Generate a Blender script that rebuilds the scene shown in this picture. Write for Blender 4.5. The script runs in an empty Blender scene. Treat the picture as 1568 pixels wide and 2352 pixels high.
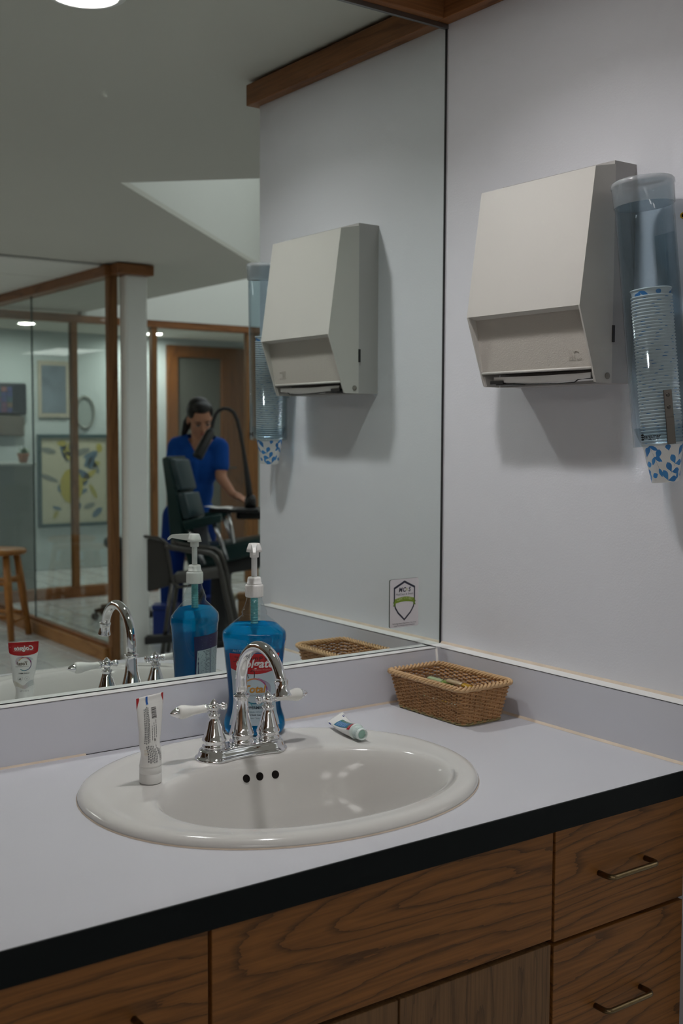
import bpy, bmesh, math, random
from math import sin, cos, pi, radians, sqrt, atan2
from mathutils import Vector, Matrix
from mathutils.geometry import tessellate_polygon
from mathutils.bvhtree import BVHTree

random.seed(7)
SC = bpy.context.scene
COL = SC.collection
CT = 0.71                      # height of the counter top above the floor; z = 0 in all numbers below is the counter top
R = radians

# ---------------------------------------------------------------- camera
cam_data = bpy.data.cameras.new('camera')
cam = bpy.data.objects.new('camera', cam_data)
COL.objects.link(cam)
cam_data.sensor_fit = 'VERTICAL'
cam_data.sensor_height = 36.0
cam_data.lens = 40.174
cam_data.clip_start = 0.05
cam_data.clip_end = 60
CAM = Vector((-1.54008, -1.78792, 0.53405 + CT))
_yaw, _pitch, _roll = R(35.6856), R(-4.0122), R(0.2408)
_f = Vector((sin(_yaw) * cos(_pitch), cos(_yaw) * cos(_pitch), sin(_pitch)))
_r = Vector((cos(_yaw), -sin(_yaw), 0))
_u = _r.cross(_f)
_rr = _r * cos(_roll) + _u * sin(_roll)
_uu = -_r * sin(_roll) + _u * cos(_roll)
cam.matrix_world = Matrix(((_rr.x, _uu.x, -_f.x, CAM.x), (_rr.y, _uu.y, -_f.y, CAM.y), (_rr.z, _uu.z, -_f.z, CAM.z), (0, 0, 0, 1)))
cam_data.dof.use_dof = True
cam_data.dof.focus_distance = 1.82
cam_data.dof.aperture_fstop = 6.3
SC.camera = cam

# ---------------------------------------------------------------- world, exposure, sampling
world = bpy.data.worlds.new('world')
SC.world = world
world.use_nodes = True
world.node_tree.nodes['Background'].inputs[0].default_value = (0.62, 0.74, 0.9, 1)   # overcast daylight above the skylight
world.node_tree.nodes['Background'].inputs[1].default_value = 2.0
SC.view_settings.view_transform = 'Standard'
SC.view_settings.look = 'None'
SC.view_settings.gamma = 1.0
SC.view_settings.use_curve_mapping = False
SC.view_settings.exposure = 0.0
SC.cycles.use_denoising = True
SC.cycles.max_bounces = 10
SC.cycles.diffuse_bounces = 4
SC.cycles.glossy_bounces = 8
SC.cycles.transmission_bounces = 8
SC.cycles.transparent_max_bounces = 24
SC.cycles.caustics_reflective = True
SC.cycles.caustics_refractive = True
SC.cycles.blur_glossy = 0.0
SC.cycles.sample_clamp_indirect = 0.0
SC.cycles.use_guiding = True
SC.cycles.use_adaptive_sampling = True
SC.cycles.adaptive_threshold = 0.02
SC.cycles.adaptive_min_samples = 24

L_MAIN = 365.0     # lamp inside the recessed downlight above the basin
L_ROOM = 300.0      # the other downlights
SKY_L = 1.15

# ---------------------------------------------------------------- materials
MATS = {}


def newmat(name):
    m = bpy.data.materials.new(name)
    m.use_nodes = True
    MATS[name] = m
    return m, m.node_tree.nodes, m.node_tree.links, m.node_tree.nodes['Principled BSDF']


def pmat(name, col, rough=0.5, metal=0.0, spec=0.5, noise=0.0, nscale=8.0, bump=0.0, bscale=120.0, coat=0.0, trans=0.0, ior=1.45, alpha=1.0, sub=0.0):
    m, N, Lk, b = newmat(name)
    b.inputs['Base Color'].default_value = (*col, 1)
    b.inputs['Roughness'].default_value = rough
    b.inputs['Metallic'].default_value = metal
    b.inputs['Specular IOR Level'].default_value = spec
    b.inputs['Coat Weight'].default_value = coat
    b.inputs['Coat Roughness'].default_value = 0.06
    b.inputs['Transmission Weight'].default_value = trans
    b.inputs['IOR'].default_value = ior
    b.inputs['Alpha'].default_value = alpha
    b.inputs['Subsurface Weight'].default_value = sub
    b.inputs['Subsurface Radius'].default_value = (0.01, 0.008, 0.006)
    tc = N.new('ShaderNodeTexCoord')
    if noise > 0:
        nz = N.new('ShaderNodeTexNoise')
        nz.inputs['Scale'].default_value = nscale
        nz.inputs['Detail'].default_value = 4
        Lk.new(tc.outputs['Object'], nz.inputs['Vector'])
        mr = N.new('ShaderNodeMapRange')
        mr.inputs['To Min'].default_value = 1 - noise
        mr.inputs['To Max'].default_value = 1 + noise
        Lk.new(nz.outputs['Fac'], mr.inputs['Value'])
        mx = N.new('ShaderNodeVectorMath')
        mx.operation = 'SCALE'
        mx.inputs[0].default_value = col
        Lk.new(mr.outputs[0], mx.inputs['Scale'])
        Lk.new(mx.outputs[0], b.inputs['Base Color'])
    if bump > 0:
        nb = N.new('ShaderNodeTexNoise')
        nb.inputs['Scale'].default_value = bscale
        nb.inputs['Detail'].default_value = 3
        Lk.new(tc.outputs['Object'], nb.inputs['Vector'])
        bp = N.new('ShaderNodeBump')
        bp.inputs['Strength'].default_value = bump
        bp.inputs['Distance'].default_value = 0.002
        Lk.new(nb.outputs['Fac'], bp.inputs['Height'])
        Lk.new(bp.outputs[0], b.inputs['Normal'])
    return m


def wood(name, light, dark, axis='X', scale=1.0, rough=0.45, contrast=0.5, arch=1.0, rings=13.0):
    """flat-sawn timber: growth rings cut at a shallow angle, stretched along the grain, plus fine dark pores"""
    m, N, Lk, b = newmat(name)
    tc = N.new('ShaderNodeTexCoord')
    oi = N.new('ShaderNodeObjectInfo')
    mp = N.new('ShaderNodeMapping')
    st = {'X': (0.55, 4.5, 4.5), 'Y': (4.5, 0.55, 4.5), 'Z': (4.5, 4.5, 0.55)}[axis]
    mp.inputs['Scale'].default_value = tuple(s * scale for s in st)
    ad = N.new('ShaderNodeVectorMath')
    ad.operation = 'ADD'
    rs = N.new('ShaderNodeVectorMath')
    rs.operation = 'SCALE'
    rs.inputs[0].default_value = (3.1, 2.3, 1.7)
    Lk.new(oi.outputs['Random'], rs.inputs['Scale'])
    Lk.new(tc.outputs['Object'], ad.inputs[0])
    Lk.new(rs.outputs[0], ad.inputs[1])
    Lk.new(ad.outputs[0], mp.inputs['Vector'])
    n1 = N.new('ShaderNodeTexNoise')
    n1.inputs['Scale'].default_value = 1.15 * arch
    n1.inputs['Detail'].default_value = 1.5
    n1.inputs['Roughness'].default_value = 0.4
    Lk.new(mp.outputs[0], n1.inputs['Vector'])
    mul = N.new('ShaderNodeMath')
    mul.operation = 'MULTIPLY'
    mul.inputs[1].default_value = rings
    Lk.new(n1.outputs['Fac'], mul.inputs[0])
    n2 = N.new('ShaderNodeTexNoise')
    n2.inputs['Scale'].default_value = 22
    n2.inputs['Detail'].default_value = 5
    Lk.new(mp.outputs[0], n2.inputs['Vector'])
    m2 = N.new('ShaderNodeMath')
    m2.operation = 'MULTIPLY_ADD'
    m2.inputs[1].default_value = 0.55
    Lk.new(n2.outputs['Fac'], m2.inputs[0])
    Lk.new(mul.outputs[0], m2.inputs[2])
    fr = N.new('ShaderNodeMath')
    fr.operation = 'FRACT'
    Lk.new(m2.outputs[0], fr.inputs[0])
    cr = N.new('ShaderNodeValToRGB')
    e = cr.color_ramp.elements
    e[0].position = 0.0
    e[0].color = (*dark, 1)
    e[1].position = 0.22
    e[1].color = (*[l * 0.86 + d * 0.14 for l, d in zip(light, dark)], 1)
    x = e.new(0.70)
    x.color = (*light, 1)
    x = e.new(1.0)
    x.color = (*[l * (1 - contrast) + d * contrast for l, d in zip(light, dark)], 1)
    Lk.new(fr.outputs[0], cr.inputs[0])
    mp3 = N.new('ShaderNodeMapping')
    s3 = {'X': (9, 260, 260), 'Y': (260, 9, 260), 'Z': (260, 260, 9)}[axis]
    mp3.inputs['Scale'].default_value = s3
    Lk.new(ad.outputs[0], mp3.inputs['Vector'])
    n3 = N.new('ShaderNodeTexNoise')
    n3.inputs['Scale'].default_value = 1.0
    n3.inputs['Detail'].default_value = 2
    Lk.new(mp3.outputs[0], n3.inputs['Vector'])
    r3 = N.new('ShaderNodeMapRange')
    r3.inputs['From Min'].default_value = 0.35
    r3.inputs['From Max'].default_value = 0.6
    r3.inputs['To Min'].default_value = 0.78
    r3.inputs['To Max'].default_value = 1.05
    Lk.new(n3.outputs['Fac'], r3.inputs['Value'])
    sc = N.new('ShaderNodeVectorMath')
    sc.operation = 'SCALE'
    Lk.new(cr.outputs[0], sc.inputs[0])
    Lk.new(r3.outputs[0], sc.inputs['Scale'])
    Lk.new(sc.outputs[0], b.inputs['Base Color'])
    b.inputs['Roughness'].default_value = rough
    b.inputs['Specular IOR Level'].default_value = 0.28
    bp = N.new('ShaderNodeBump')
    bp.inputs['Strength'].default_value = 0.15
    bp.inputs['Distance'].default_value = 0.001
    Lk.new(n3.outputs['Fac'], bp.inputs['Height'])
    Lk.new(bp.outputs[0], b.inputs['Normal'])
    return m


def clear(name, tint, gloss_rough=0.02, ior=1.45, haze=0.0):
    """thin clear sheet: tinted see-through plus a Fresnel reflection, optional milky part"""
    m, N, Lk, b = newmat(name)
    out = N['Material Output']
    N.remove(b)
    tr = N.new('ShaderNodeBsdfTransparent')
    tr.inputs[0].default_value = (*tint, 1)
    gl = N.new('ShaderNodeBsdfGlossy')
    gl.inputs['Roughness'].default_value = gloss_rough
    f0 = ((ior - 1) / (ior + 1)) ** 2          # Schlick reflectance of one face, the same from both sides
    lw = N.new('ShaderNodeLayerWeight')
    p5 = N.new('ShaderNodeMath')
    p5.operation = 'POWER'
    p5.inputs[1].default_value = 5.0
    Lk.new(lw.outputs['Facing'], p5.inputs[0])
    lw.inputs['Blend'].default_value = 0.5
    fr = N.new('ShaderNodeMath')
    fr.operation = 'MULTIPLY_ADD'
    fr.inputs[1].default_value = 1 - f0
    fr.inputs[2].default_value = f0
    Lk.new(p5.outputs[0], fr.inputs[0])
    mx = N.new('ShaderNodeMixShader')
    Lk.new(fr.outputs[0], mx.inputs[0])
    base = tr.outputs[0]
    if haze > 0:
        df = N.new('ShaderNodeBsdfDiffuse')
        df.inputs[0].default_value = (0.8, 0.82, 0.84, 1)
        mh = N.new('ShaderNodeMixShader')
        mh.inputs[0].default_value = haze
        Lk.new(tr.outputs[0], mh.inputs[1])
        Lk.new(df.outputs[0], mh.inputs[2])
        base = mh.outputs[0]
    Lk.new(base, mx.inputs[1])
    Lk.new(gl.outputs[0], mx.inputs[2])
    Lk.new(mx.outputs[0], out.inputs[0])
    return m


def emit(name, col, strength):
    m, N, Lk, b = newmat(name)
    out = N['Material Output']
    N.remove(b)
    em = N.new('ShaderNodeEmission')
    em.inputs[0].default_value = (*col, 1)
    em.inputs[1].default_value = strength
    Lk.new(em.outputs[0], out.inputs[0])
    return m


WALL = pmat('wall_paint', (0.70, 0.705, 0.745), 0.6, spec=0.3, noise=0.02, nscale=2.5, bump=0.12, bscale=260)
WHITEWALL = pmat('white_paint', (0.72, 0.72, 0.68), 0.7, spec=0.2, noise=0.02, nscale=2)
CEIL = pmat('ceiling_paint', (0.62, 0.605, 0.55), 0.85, spec=0.1, noise=0.03, nscale=1.5)
TILEC = pmat('ceiling_tile_fibre', (0.80, 0.79, 0.74), 0.9, spec=0.1, noise=0.06, nscale=40)
LAM = pmat('white_laminate', (0.60, 0.60, 0.64), 0.38, spec=0.35, noise=0.015, nscale=3)
SPLASH = pmat('splash_laminate', (0.625, 0.63, 0.68), 0.4, spec=0.3, noise=0.02, nscale=3)
SPLASH_TOP = pmat('splash_top_edge', (0.82, 0.81, 0.80), 0.45)
EDGE = pmat('black_edge_band', (0.0035, 0.0055, 0.006), 0.5, spec=0.16)
CAULK = pmat('aged_caulk', (0.66, 0.55, 0.44), 0.6, noise=0.2, nscale=30)
CAULKW = pmat('white_caulk', (0.80, 0.77, 0.72), 0.6, noise=0.06, nscale=25)
PORC = pmat('porcelain', (0.64, 0.625, 0.60), 0.11, spec=0.3)
HOLE = pmat('dark_hole', (0.012, 0.010, 0.009), 0.8, spec=0.1)
CHROME = pmat('chrome', (0.80, 0.80, 0.81), 0.045, metal=1.0)
CHROMED = pmat('brushed_steel', (0.13, 0.12, 0.11), 0.34, metal=1.0)
IVORY = pmat('porcelain_lever', (0.82, 0.815, 0.78), 0.12, spec=0.5, coat=0.2)
BEIGE = pmat('beige_plastic', (0.545, 0.525, 0.49), 0.36, spec=0.4, noise=0.012, nscale=5)
BEIGES = pmat('beige_textured', (0.50, 0.465, 0.42), 0.5, spec=0.35, bump=0.25, bscale=420)
GREYM = pmat('grey_enamel', (0.40, 0.385, 0.375), 0.4, spec=0.4)
BLACK = pmat('black_plastic', (0.012, 0.012, 0.013), 0.4)
BLACKR = pmat('black_rubber', (0.02, 0.02, 0.021), 0.65)
PAPER = pmat('paper', (0.82, 0.80, 0.78), 0.8)
CUPP = pmat('cup_paper', (0.80, 0.80, 0.79), 0.55)
WICK = pmat('wicker', (0.47, 0.26, 0.115), 0.5, noise=0.38, nscale=55)
WICKR = pmat('wicker_rim', (0.58, 0.37, 0.19), 0.5, noise=0.3, nscale=60)
WHITEP = pmat('white_plastic', (0.80, 0.79, 0.77), 0.3, spec=0.45, sub=0.05)
WHITEG = pmat('white_tube', (0.80, 0.79, 0.77), 0.25, spec=0.45)
MINTP = pmat('mint_plastic', (0.70, 0.80, 0.77), 0.3)
MINTD = pmat('mint_recess', (0.36, 0.58, 0.50), 0.4)
DIPT = pmat('dip_tube', (0.16, 0.50, 0.50), 0.3)
OAK = wood('stained_oak', (0.220, 0.088, 0.020), (0.080, 0.033, 0.009), 'X', 1.35, 0.45, 0.25, 1.0, 24.0)
OAKV = wood('stained_oak_upright', (0.160, 0.084, 0.034), (0.085, 0.044, 0.018), 'Z', 1.6, 0.45, 0.3, 1.0, 20.0)
TRIMW = wood('trim_wood', (0.27, 0.112, 0.042), (0.16, 0.06, 0.02), 'Y', 0.8, 0.4, 0.3)
TRIMX = wood('trim_wood_across', (0.27, 0.112, 0.042), (0.16, 0.06, 0.02), 'X', 0.8, 0.4, 0.3)
TRIMZ = wood('trim_wood_upright', (0.25, 0.115, 0.04), (0.15, 0.06, 0.02), 'Z', 0.8, 0.4, 0.3)
PINE = wood('honey_pine', (0.44, 0.19, 0.05), (0.27, 0.10, 0.025), 'Z', 1.2, 0.4, 0.3)
DOORW = wood('door_wood', (0.17, 0.065, 0.018), (0.10, 0.035, 0.01), 'Z', 0.8, 0.45, 0.35)
BRASS = pmat('aged_brass', (0.19, 0.135, 0.07), 0.30, metal=1.0, noise=0.25, nscale=60)
GREYF = pmat('filler_grey', (0.16, 0.165, 0.17), 0.6)
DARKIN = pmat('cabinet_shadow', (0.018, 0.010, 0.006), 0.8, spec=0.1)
GROUT = pmat('grout', (0.16, 0.155, 0.14), 0.8, noise=0.15, nscale=30)
# tiled floor beyond the tiles built one by one: the same 20 cm grid
FLOORM, _N, _L, _b = newmat('tiled_floor')
_tc = _N.new('ShaderNodeTexCoord')
_mp = _N.new('ShaderNodeMapping')
_mp.inputs['Location'].default_value = (-0.504, -0.05, 0)
_bk = _N.new('ShaderNodeTexBrick')
_bk.offset = 0.0
_bk.inputs['Color1'].default_value = (0.62, 0.64, 0.64, 1)
_bk.inputs['Color2'].default_value = (0.58, 0.60, 0.60, 1)
_bk.inputs['Mortar'].default_value = (0.16, 0.155, 0.14, 1)
_bk.inputs['Scale'].default_value = 1.0
_bk.inputs['Mortar Size'].default_value = 0.0055
_bk.inputs['Brick Width'].default_value = 0.2
_bk.inputs['Row Height'].default_value = 0.2
_L.new(_tc.outputs['Object'], _mp.inputs['Vector'])
_L.new(_mp.outputs[0], _bk.inputs['Vector'])
_L.new(_bk.outputs['Color'], _b.inputs['Base Color'])
_b.inputs['Roughness'].default_value = 0.25
TILEF = pmat('floor_tile_glaze', (0.62, 0.64, 0.64), 0.16, spec=0.5, noise=0.05, nscale=3)
COLW = pmat('column_gloss', (0.84, 0.85, 0.82), 0.28, spec=0.5)
STAINL = pmat('steel_tube', (0.11, 0.105, 0.10), 0.35, metal=1.0)
SEATB = pmat('brown_vinyl', (0.045, 0.042, 0.038), 0.42)
GREENV = pmat('green_vinyl', (0.008, 0.030, 0.029), 0.38, spec=0.4)
GREENL = pmat('green_vinyl_lit', (0.026, 0.052, 0.062), 0.3, spec=0.5)  # lighter, bluer copy of the green vinyl: light painted on the pad faces
SCRUB = pmat('blue_scrubs', (0.004, 0.058, 0.29), 0.75, spec=0.2, noise=0.12, nscale=14)
SCRUBD = pmat('blue_scrub_pants', (0.004, 0.030, 0.19), 0.75, spec=0.2, noise=0.12, nscale=14)
SKIN = pmat('skin', (0.44, 0.215, 0.135), 0.5, spec=0.35, noise=0.05, nscale=12)
LIPS = pmat('lips', (0.33, 0.10, 0.08), 0.45)
HAIR = pmat('dark_hair', (0.010, 0.008, 0.008), 0.42, spec=0.4)
EYEW = pmat('eye_white', (0.55, 0.5, 0.47), 0.3)
SHOE = pmat('white_shoe', (0.6, 0.6, 0.6), 0.5)
DESKG = pmat('desk_grey', (0.20, 0.235, 0.215), 0.5)
TERRA = pmat('terracotta', (0.50, 0.20, 0.10), 0.7)
LEAFG = pmat('plant_leaf', (0.07, 0.20, 0.06), 0.5)
TEAL = pmat('teal_frame', (0.03, 0.075, 0.085), 0.4)
BEIGEF = pmat('beige_frame', (0.42, 0.39, 0.32), 0.5)
BLUEB = pmat('blue_bin_plastic', (0.015, 0.04, 0.24), 0.4)
CARD = pmat('cardboard', (0.36, 0.19, 0.08), 0.7)
CREAM = pmat('cream_box', (0.55, 0.52, 0.40), 0.6)
YEL = pmat('yellow_plastic', (0.62, 0.36, 0.01), 0.35)
GREENP = pmat('pale_green_wax', (0.50, 0.62, 0.36), 0.4)
LIMEP = pmat('lime_plastic', (0.33, 0.55, 0.12), 0.4)
TANP = pmat('tan_card', (0.58, 0.45, 0.27), 0.5)
STICKE = pmat('sticker_reflection', (0.12, 0.14, 0.125), 0.6)  # dark tone standing in for the sticker back mirrored in the glass
GLASS = clear('window_glass', (0.93, 0.955, 0.945), 0.01, 1.5)
TUBEB = clear('smoke_blue_acrylic', (0.835, 0.885, 0.91), 0.03, 1.49)
TUBEC = clear('frosted_cap', (0.84, 0.86, 0.88), 0.12, 1.45, 0.33)
WRAP = clear('clear_wrapper', (0.93, 0.93, 0.92), 0.05, 1.6)
PET = clear('clear_bottle', (0.90, 0.935, 0.95), 0.02, 1.5)
LENS = emit('downlight_lens', (0.985, 0.975, 0.985), L_MAIN)
LENS2 = emit('room_downlight_lens', (1.0, 0.96, 0.90), L_ROOM)
PANEL = emit('fill_panel_diffuser', (1.0, 0.965, 0.93), 8.0)  # glow of the added fill panels
SKYP = emit('skylight_and_lid_glow', (0.93, 0.97, 1.0), SKY_L)  # shared by the skylight and the glowing lid added over the bay

# mirror: silvered, slightly green
_m, _N, _L, _b = newmat('mirror_silver')
_b.inputs['Base Color'].default_value = (0.80, 0.855, 0.825, 1)
_b.inputs['Metallic'].default_value = 1.0
_b.inputs['Roughness'].default_value = 0.0
MIRROR = _m

# mouthwash: clear blue liquid
_m, _N, _L, _b = newmat('blue_mouthwash')
_out = _N['Material Output']
_N.remove(_b)
_g = _N.new('ShaderNodeBsdfRefraction')
_g.inputs[0].default_value = (0.06, 0.72, 0.97, 1)
_g.inputs['Roughness'].default_value = 0.0
_g.inputs['IOR'].default_value = 1.30
_d = _N.new('ShaderNodeBsdfTranslucent')
_d.inputs[0].default_value = (0.0, 0.62, 1.0, 1)
_df = _N.new('ShaderNodeBsdfDiffuse')
_df.inputs[0].default_value = (0.0, 0.30, 0.66, 1)
_a = _N.new('ShaderNodeMixShader')
_a.inputs[0].default_value = 0.5
_L.new(_d.outputs[0], _a.inputs[1])
_L.new(_df.outputs[0], _a.inputs[2])
_x = _N.new('ShaderNodeMixShader')
_x.inputs[0].default_value = 0.40
_L.new(_g.outputs[0], _x.inputs[1])
_L.new(_a.outputs[0], _x.inputs[2])
_L.new(_x.outputs[0], _out.inputs[0])
LIQ = _m

# flat print: colour carried by the printed pieces themselves
_m, _N, _L, _b = newmat('printed_ink')
_at = _N.new('ShaderNodeAttribute')
_at.attribute_name = 'Col'
_L.new(_at.outputs['Color'], _b.inputs['Base Color'])
_b.inputs['Roughness'].default_value = 0.35
INK = _m


# ---------------------------------------------------------------- mesh helpers
class MB:
    def __init__(s):
        s.v = []
        s.f = []
        s.m = []
        s.sm = []
        s.c = []

    def add(s, vs, fs, mi=0, smooth=False, col=None, M=None):
        b = len(s.v)
        s.v += [tuple(M @ Vector(p)) if M else tuple(p) for p in vs]
        for f in fs:
            s.f.append([b + i for i in f])
            s.m.append(mi)
            s.sm.append(smooth)
            s.c.append(col)
        return s

    def box(s, lo, hi, mi=0, M=None, bev=0.0):
        x0, y0, z0 = lo
        x1, y1, z1 = hi
        if bev <= 0:
            vs = [(x, y, z) for z in (z0, z1) for y in (y0, y1) for x in (x0, x1)]
            s.add(vs, [(0, 2, 3, 1), (4, 5, 7, 6), (0, 1, 5, 4), (2, 6, 7, 3), (0, 4, 6, 2), (1, 3, 7, 5)], mi, False, None, M)
            return s
        bm = bmesh.new()
        bmesh.ops.create_cube(bm, size=1)
        for v in bm.verts:
            v.co = Vector(((x0 + x1) / 2 + v.co.x * (x1 - x0), (y0 + y1) / 2 + v.co.y * (y1 - y0), (z0 + z1) / 2 + v.co.z * (z1 - z0)))
        bmesh.ops.bevel(bm, geom=bm.edges[:], offset=bev, segments=2, profile=0.5, affect='EDGES')
        s.bm(bm, mi, False, M)
        return s

    def bm(s, bm, mi=0, smooth=False, M=None):
        bm.verts.index_update()
        s.add([v.co.copy() for v in bm.verts], [[v.index for v in f.verts] for f in bm.faces], mi, smooth, None, M)
        bm.free()
        return s

    def prism(s, poly, a0, a1, axis='y', mi=0, M=None, smooth=False):
        """poly of 2-D points swept along an axis: y -> poly (x, z); x -> (y, z); z -> (x, y)"""
        n = len(poly)
        mk = {'y': lambda p, a: (p[0], a, p[1]), 'x': lambda p, a: (a, p[0], p[1]), 'z': lambda p, a: (p[0], p[1], a)}[axis]
        vs = [mk(p, a0) for p in poly] + [mk(p, a1) for p in poly]
        s.add(vs, [list(range(n))[::-1], list(range(n, 2 * n))], mi, False, None, M)
        s.add(vs, [(i, (i + 1) % n, n + (i + 1) % n, n + i) for i in range(n)], mi, smooth, None, M)
        return s

    def lathe(s, prof, seg=24, mi=0, M=None, cap=True, smooth=True):
        """prof: (r, z) from bottom to top, about z"""
        vs = []
        n = len(prof)
        for r, z in prof:
            vs += [(r * cos(2 * pi * k / seg), r * sin(2 * pi * k / seg), z) for k in range(seg)]
        fs = []
        for i in range(n - 1):
            for k in range(seg):
                fs.append((i * seg + k, i * seg + (k + 1) % seg, (i + 1) * seg + (k + 1) % seg, (i + 1) * seg + k))
        s.add(vs, fs, mi, smooth, None, M)
        if cap:
            if prof[0][0] > 1e-5:
                s.add(vs[:seg], [list(range(seg))[::-1]], mi, False, None, M)
            if prof[-1][0] > 1e-5:
                s.add(vs[-seg:], [list(range(seg))], mi, False, None, M)
        return s

    def tube(s, pts, rad, seg=10, mi=0, M=None, closed=False, cap=True, smooth=True):
        P = [Vector(p) for p in pts]
        n = len(P)
        rs = rad if isinstance(rad, (list, tuple)) else [rad] * n
        T = []
        for i in range(n):
            a = P[(i - 1) % n] if closed or i > 0 else P[i]
            c = P[(i + 1) % n] if closed or i < n - 1 else P[i]
            t = (c - a)
            T.append(t.normalized() if t.length > 1e-9 else Vector((0, 0, 1)))
        ref = Vector((0, 0, 1)) if abs(T[0].z) < 0.9 else Vector((1, 0, 0))
        u = T[0].cross(ref).normalized()
        vs = []
        for i in range(n):
            u = (u - T[i] * u.dot(T[i]))
            u = u.normalized() if u.length > 1e-6 else T[i].orthogonal().normalized()
            w = T[i].cross(u)
            vs += [tuple(P[i] + (u * cos(2 * pi * k / seg) + w * sin(2 * pi * k / seg)) * rs[i]) for k in range(seg)]
        fs = []
        for i in range(n if closed else n - 1):
            j = (i + 1) % n
            for k in range(seg):
                fs.append((i * seg + k, i * seg + (k + 1) % seg, j * seg + (k + 1) % seg, j * seg + k))
        s.add(vs, fs, mi, smooth, None, M)
        if cap and not closed:
            s.add(vs[:seg], [list(range(seg))[::-1]], mi, False, None, M)
            s.add(vs[-seg:], [list(range(seg))], mi, False, None, M)
        return s

    def grid(s, rows, mi=0, smooth=True, closeu=False, col=None, M=None):
        nv = len(rows)
        nu = len(rows[0])
        vs = [p for r in rows for p in r]
        fs = []
        for i in range(nv - 1):
            for k in range(nu if closeu else nu - 1):
                k2 = (k + 1) % nu
                fs.append((i * nu + k, i * nu + k2, (i + 1) * nu + k2, (i + 1) * nu + k))
        return s.add(vs, fs, mi, smooth, col, M)

    def ball(s, c, r, mi=0, seg=16, rings=10, M=None):
        rx, ry, rz = r if isinstance(r, (tuple, list)) else (r, r, r)
        prof = []
        rows = []
        for i in range(rings + 1):
            a = -pi / 2 + pi * i / rings
            rows.append([(c[0] + rx * cos(a) * cos(2 * pi * k / seg), c[1] + ry * cos(a) * sin(2 * pi * k / seg), c[2] + rz * sin(a)) for k in range(seg)])
        return s.grid(rows, mi, True, True, None, M)

    def mesh(s, name, mats):
        me = bpy.data.meshes.new(name)
        me.from_pydata(s.v, [], s.f)
        for m in (mats if isinstance(mats, (list, tuple)) else [mats]):
            me.materials.append(m)
        me.polygons.foreach_set('material_index', s.m)
        me.polygons.foreach_set('use_smooth', s.sm)
        if any(c is not None for c in s.c):
            at = me.color_attributes.new('Col', 'FLOAT_COLOR', 'CORNER')
            arr = []
            for f, c in zip(s.f, s.c):
                arr += list((*(c or (0.5, 0.5, 0.5)), 1.0)) * len(f)
            at.data.foreach_set('color', arr)
        me.update()
        return me

    def obj(s, name, mats, parent=None, loc=(0, 0, 0), rot=(0, 0, 0), fix=True):
        me = s.mesh(name, mats)
        if fix and not any(c is not None for c in s.c):
            bm = bmesh.new()
            bm.from_mesh(me)
            bmesh.ops.remove_doubles(bm, verts=bm.verts[:], dist=1e-6)
            bmesh.ops.recalc_face_normals(bm, faces=bm.faces[:])
            bm.to_mesh(me)
            bm.free()
        return link(name, me, parent, loc, rot)


def link(name, me, parent=None, loc=(0, 0, 0), rot=(0, 0, 0)):
    o = bpy.data.objects.new(name, me)
    COL.objects.link(o)
    o.location = loc
    o.rotation_euler = rot
    if parent is not None:
        o.parent = parent
    return o


def tag(o, label=None, cat=None, group=None, kind=None):
    if label:
        o['label'] = label
    if cat:
        o['category'] = cat
    if group:
        o['group'] = group
    if kind:
        o['kind'] = kind
    return o


def thing(name, label, cat, loc=(0, 0, 0), rotz=0.0, group=None):
    o = bpy.data.objects.new(name, None)
    COL.objects.link(o)
    o.location = loc
    o.rotation_euler = (0, 0, rotz)
    o.empty_display_size = 0.05
    return tag(o, label, cat, group)


def struct(name, mb, mats, parent=None):
    o = mb.obj(name, mats, parent)
    if parent is None:
        o['kind'] = 'structure'
    return o


def lerp(a, b, t):
    return a + (b - a) * t


def interp(tab, x):
    """piecewise-linear table lookup, tab sorted by first column"""
    if x <= tab[0][0]:
        return tab[0][1:]
    for a, b in zip(tab, tab[1:]):
        if x <= b[0]:
            t = (x - a[0]) / (b[0] - a[0])
            t = t * t * (3 - 2 * t) * 0.5 + t * 0.5
            return tuple(lerp(p, q, t) for p, q in zip(a[1:], b[1:]))
    return tab[-1][1:]


# ---------------------------------------------------------------- lettering and print
_tc = {}


def text2d(body, size, shear=0.0, bold=0.0, space=1.0):
    key = (body, size, shear, bold, space)
    if key in _tc:
        return _tc[key]
    cu = bpy.data.curves.new('lettering', 'FONT')
    cu.body = body
    cu.size = size
    cu.shear = shear
    cu.offset = bold
    cu.space_character = space
    cu.align_x = 'CENTER'
    cu.align_y = 'CENTER'
    cu.resolution_u = 3
    ob = bpy.data.objects.new('lettering', cu)
    COL.objects.link(ob)
    dg = bpy.context.evaluated_depsgraph_get()
    ev = ob.evaluated_get(dg)
    me = ev.to_mesh()
    vs = [(v.co.x, v.co.y) for v in me.vertices]
    fs = [list(p.vertices) for p in me.polygons]
    ev.to_mesh_clear()
    bpy.data.objects.remove(ob)
    bpy.data.curves.remove(cu)
    _tc[key] = (vs, fs)
    return vs, fs


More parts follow.
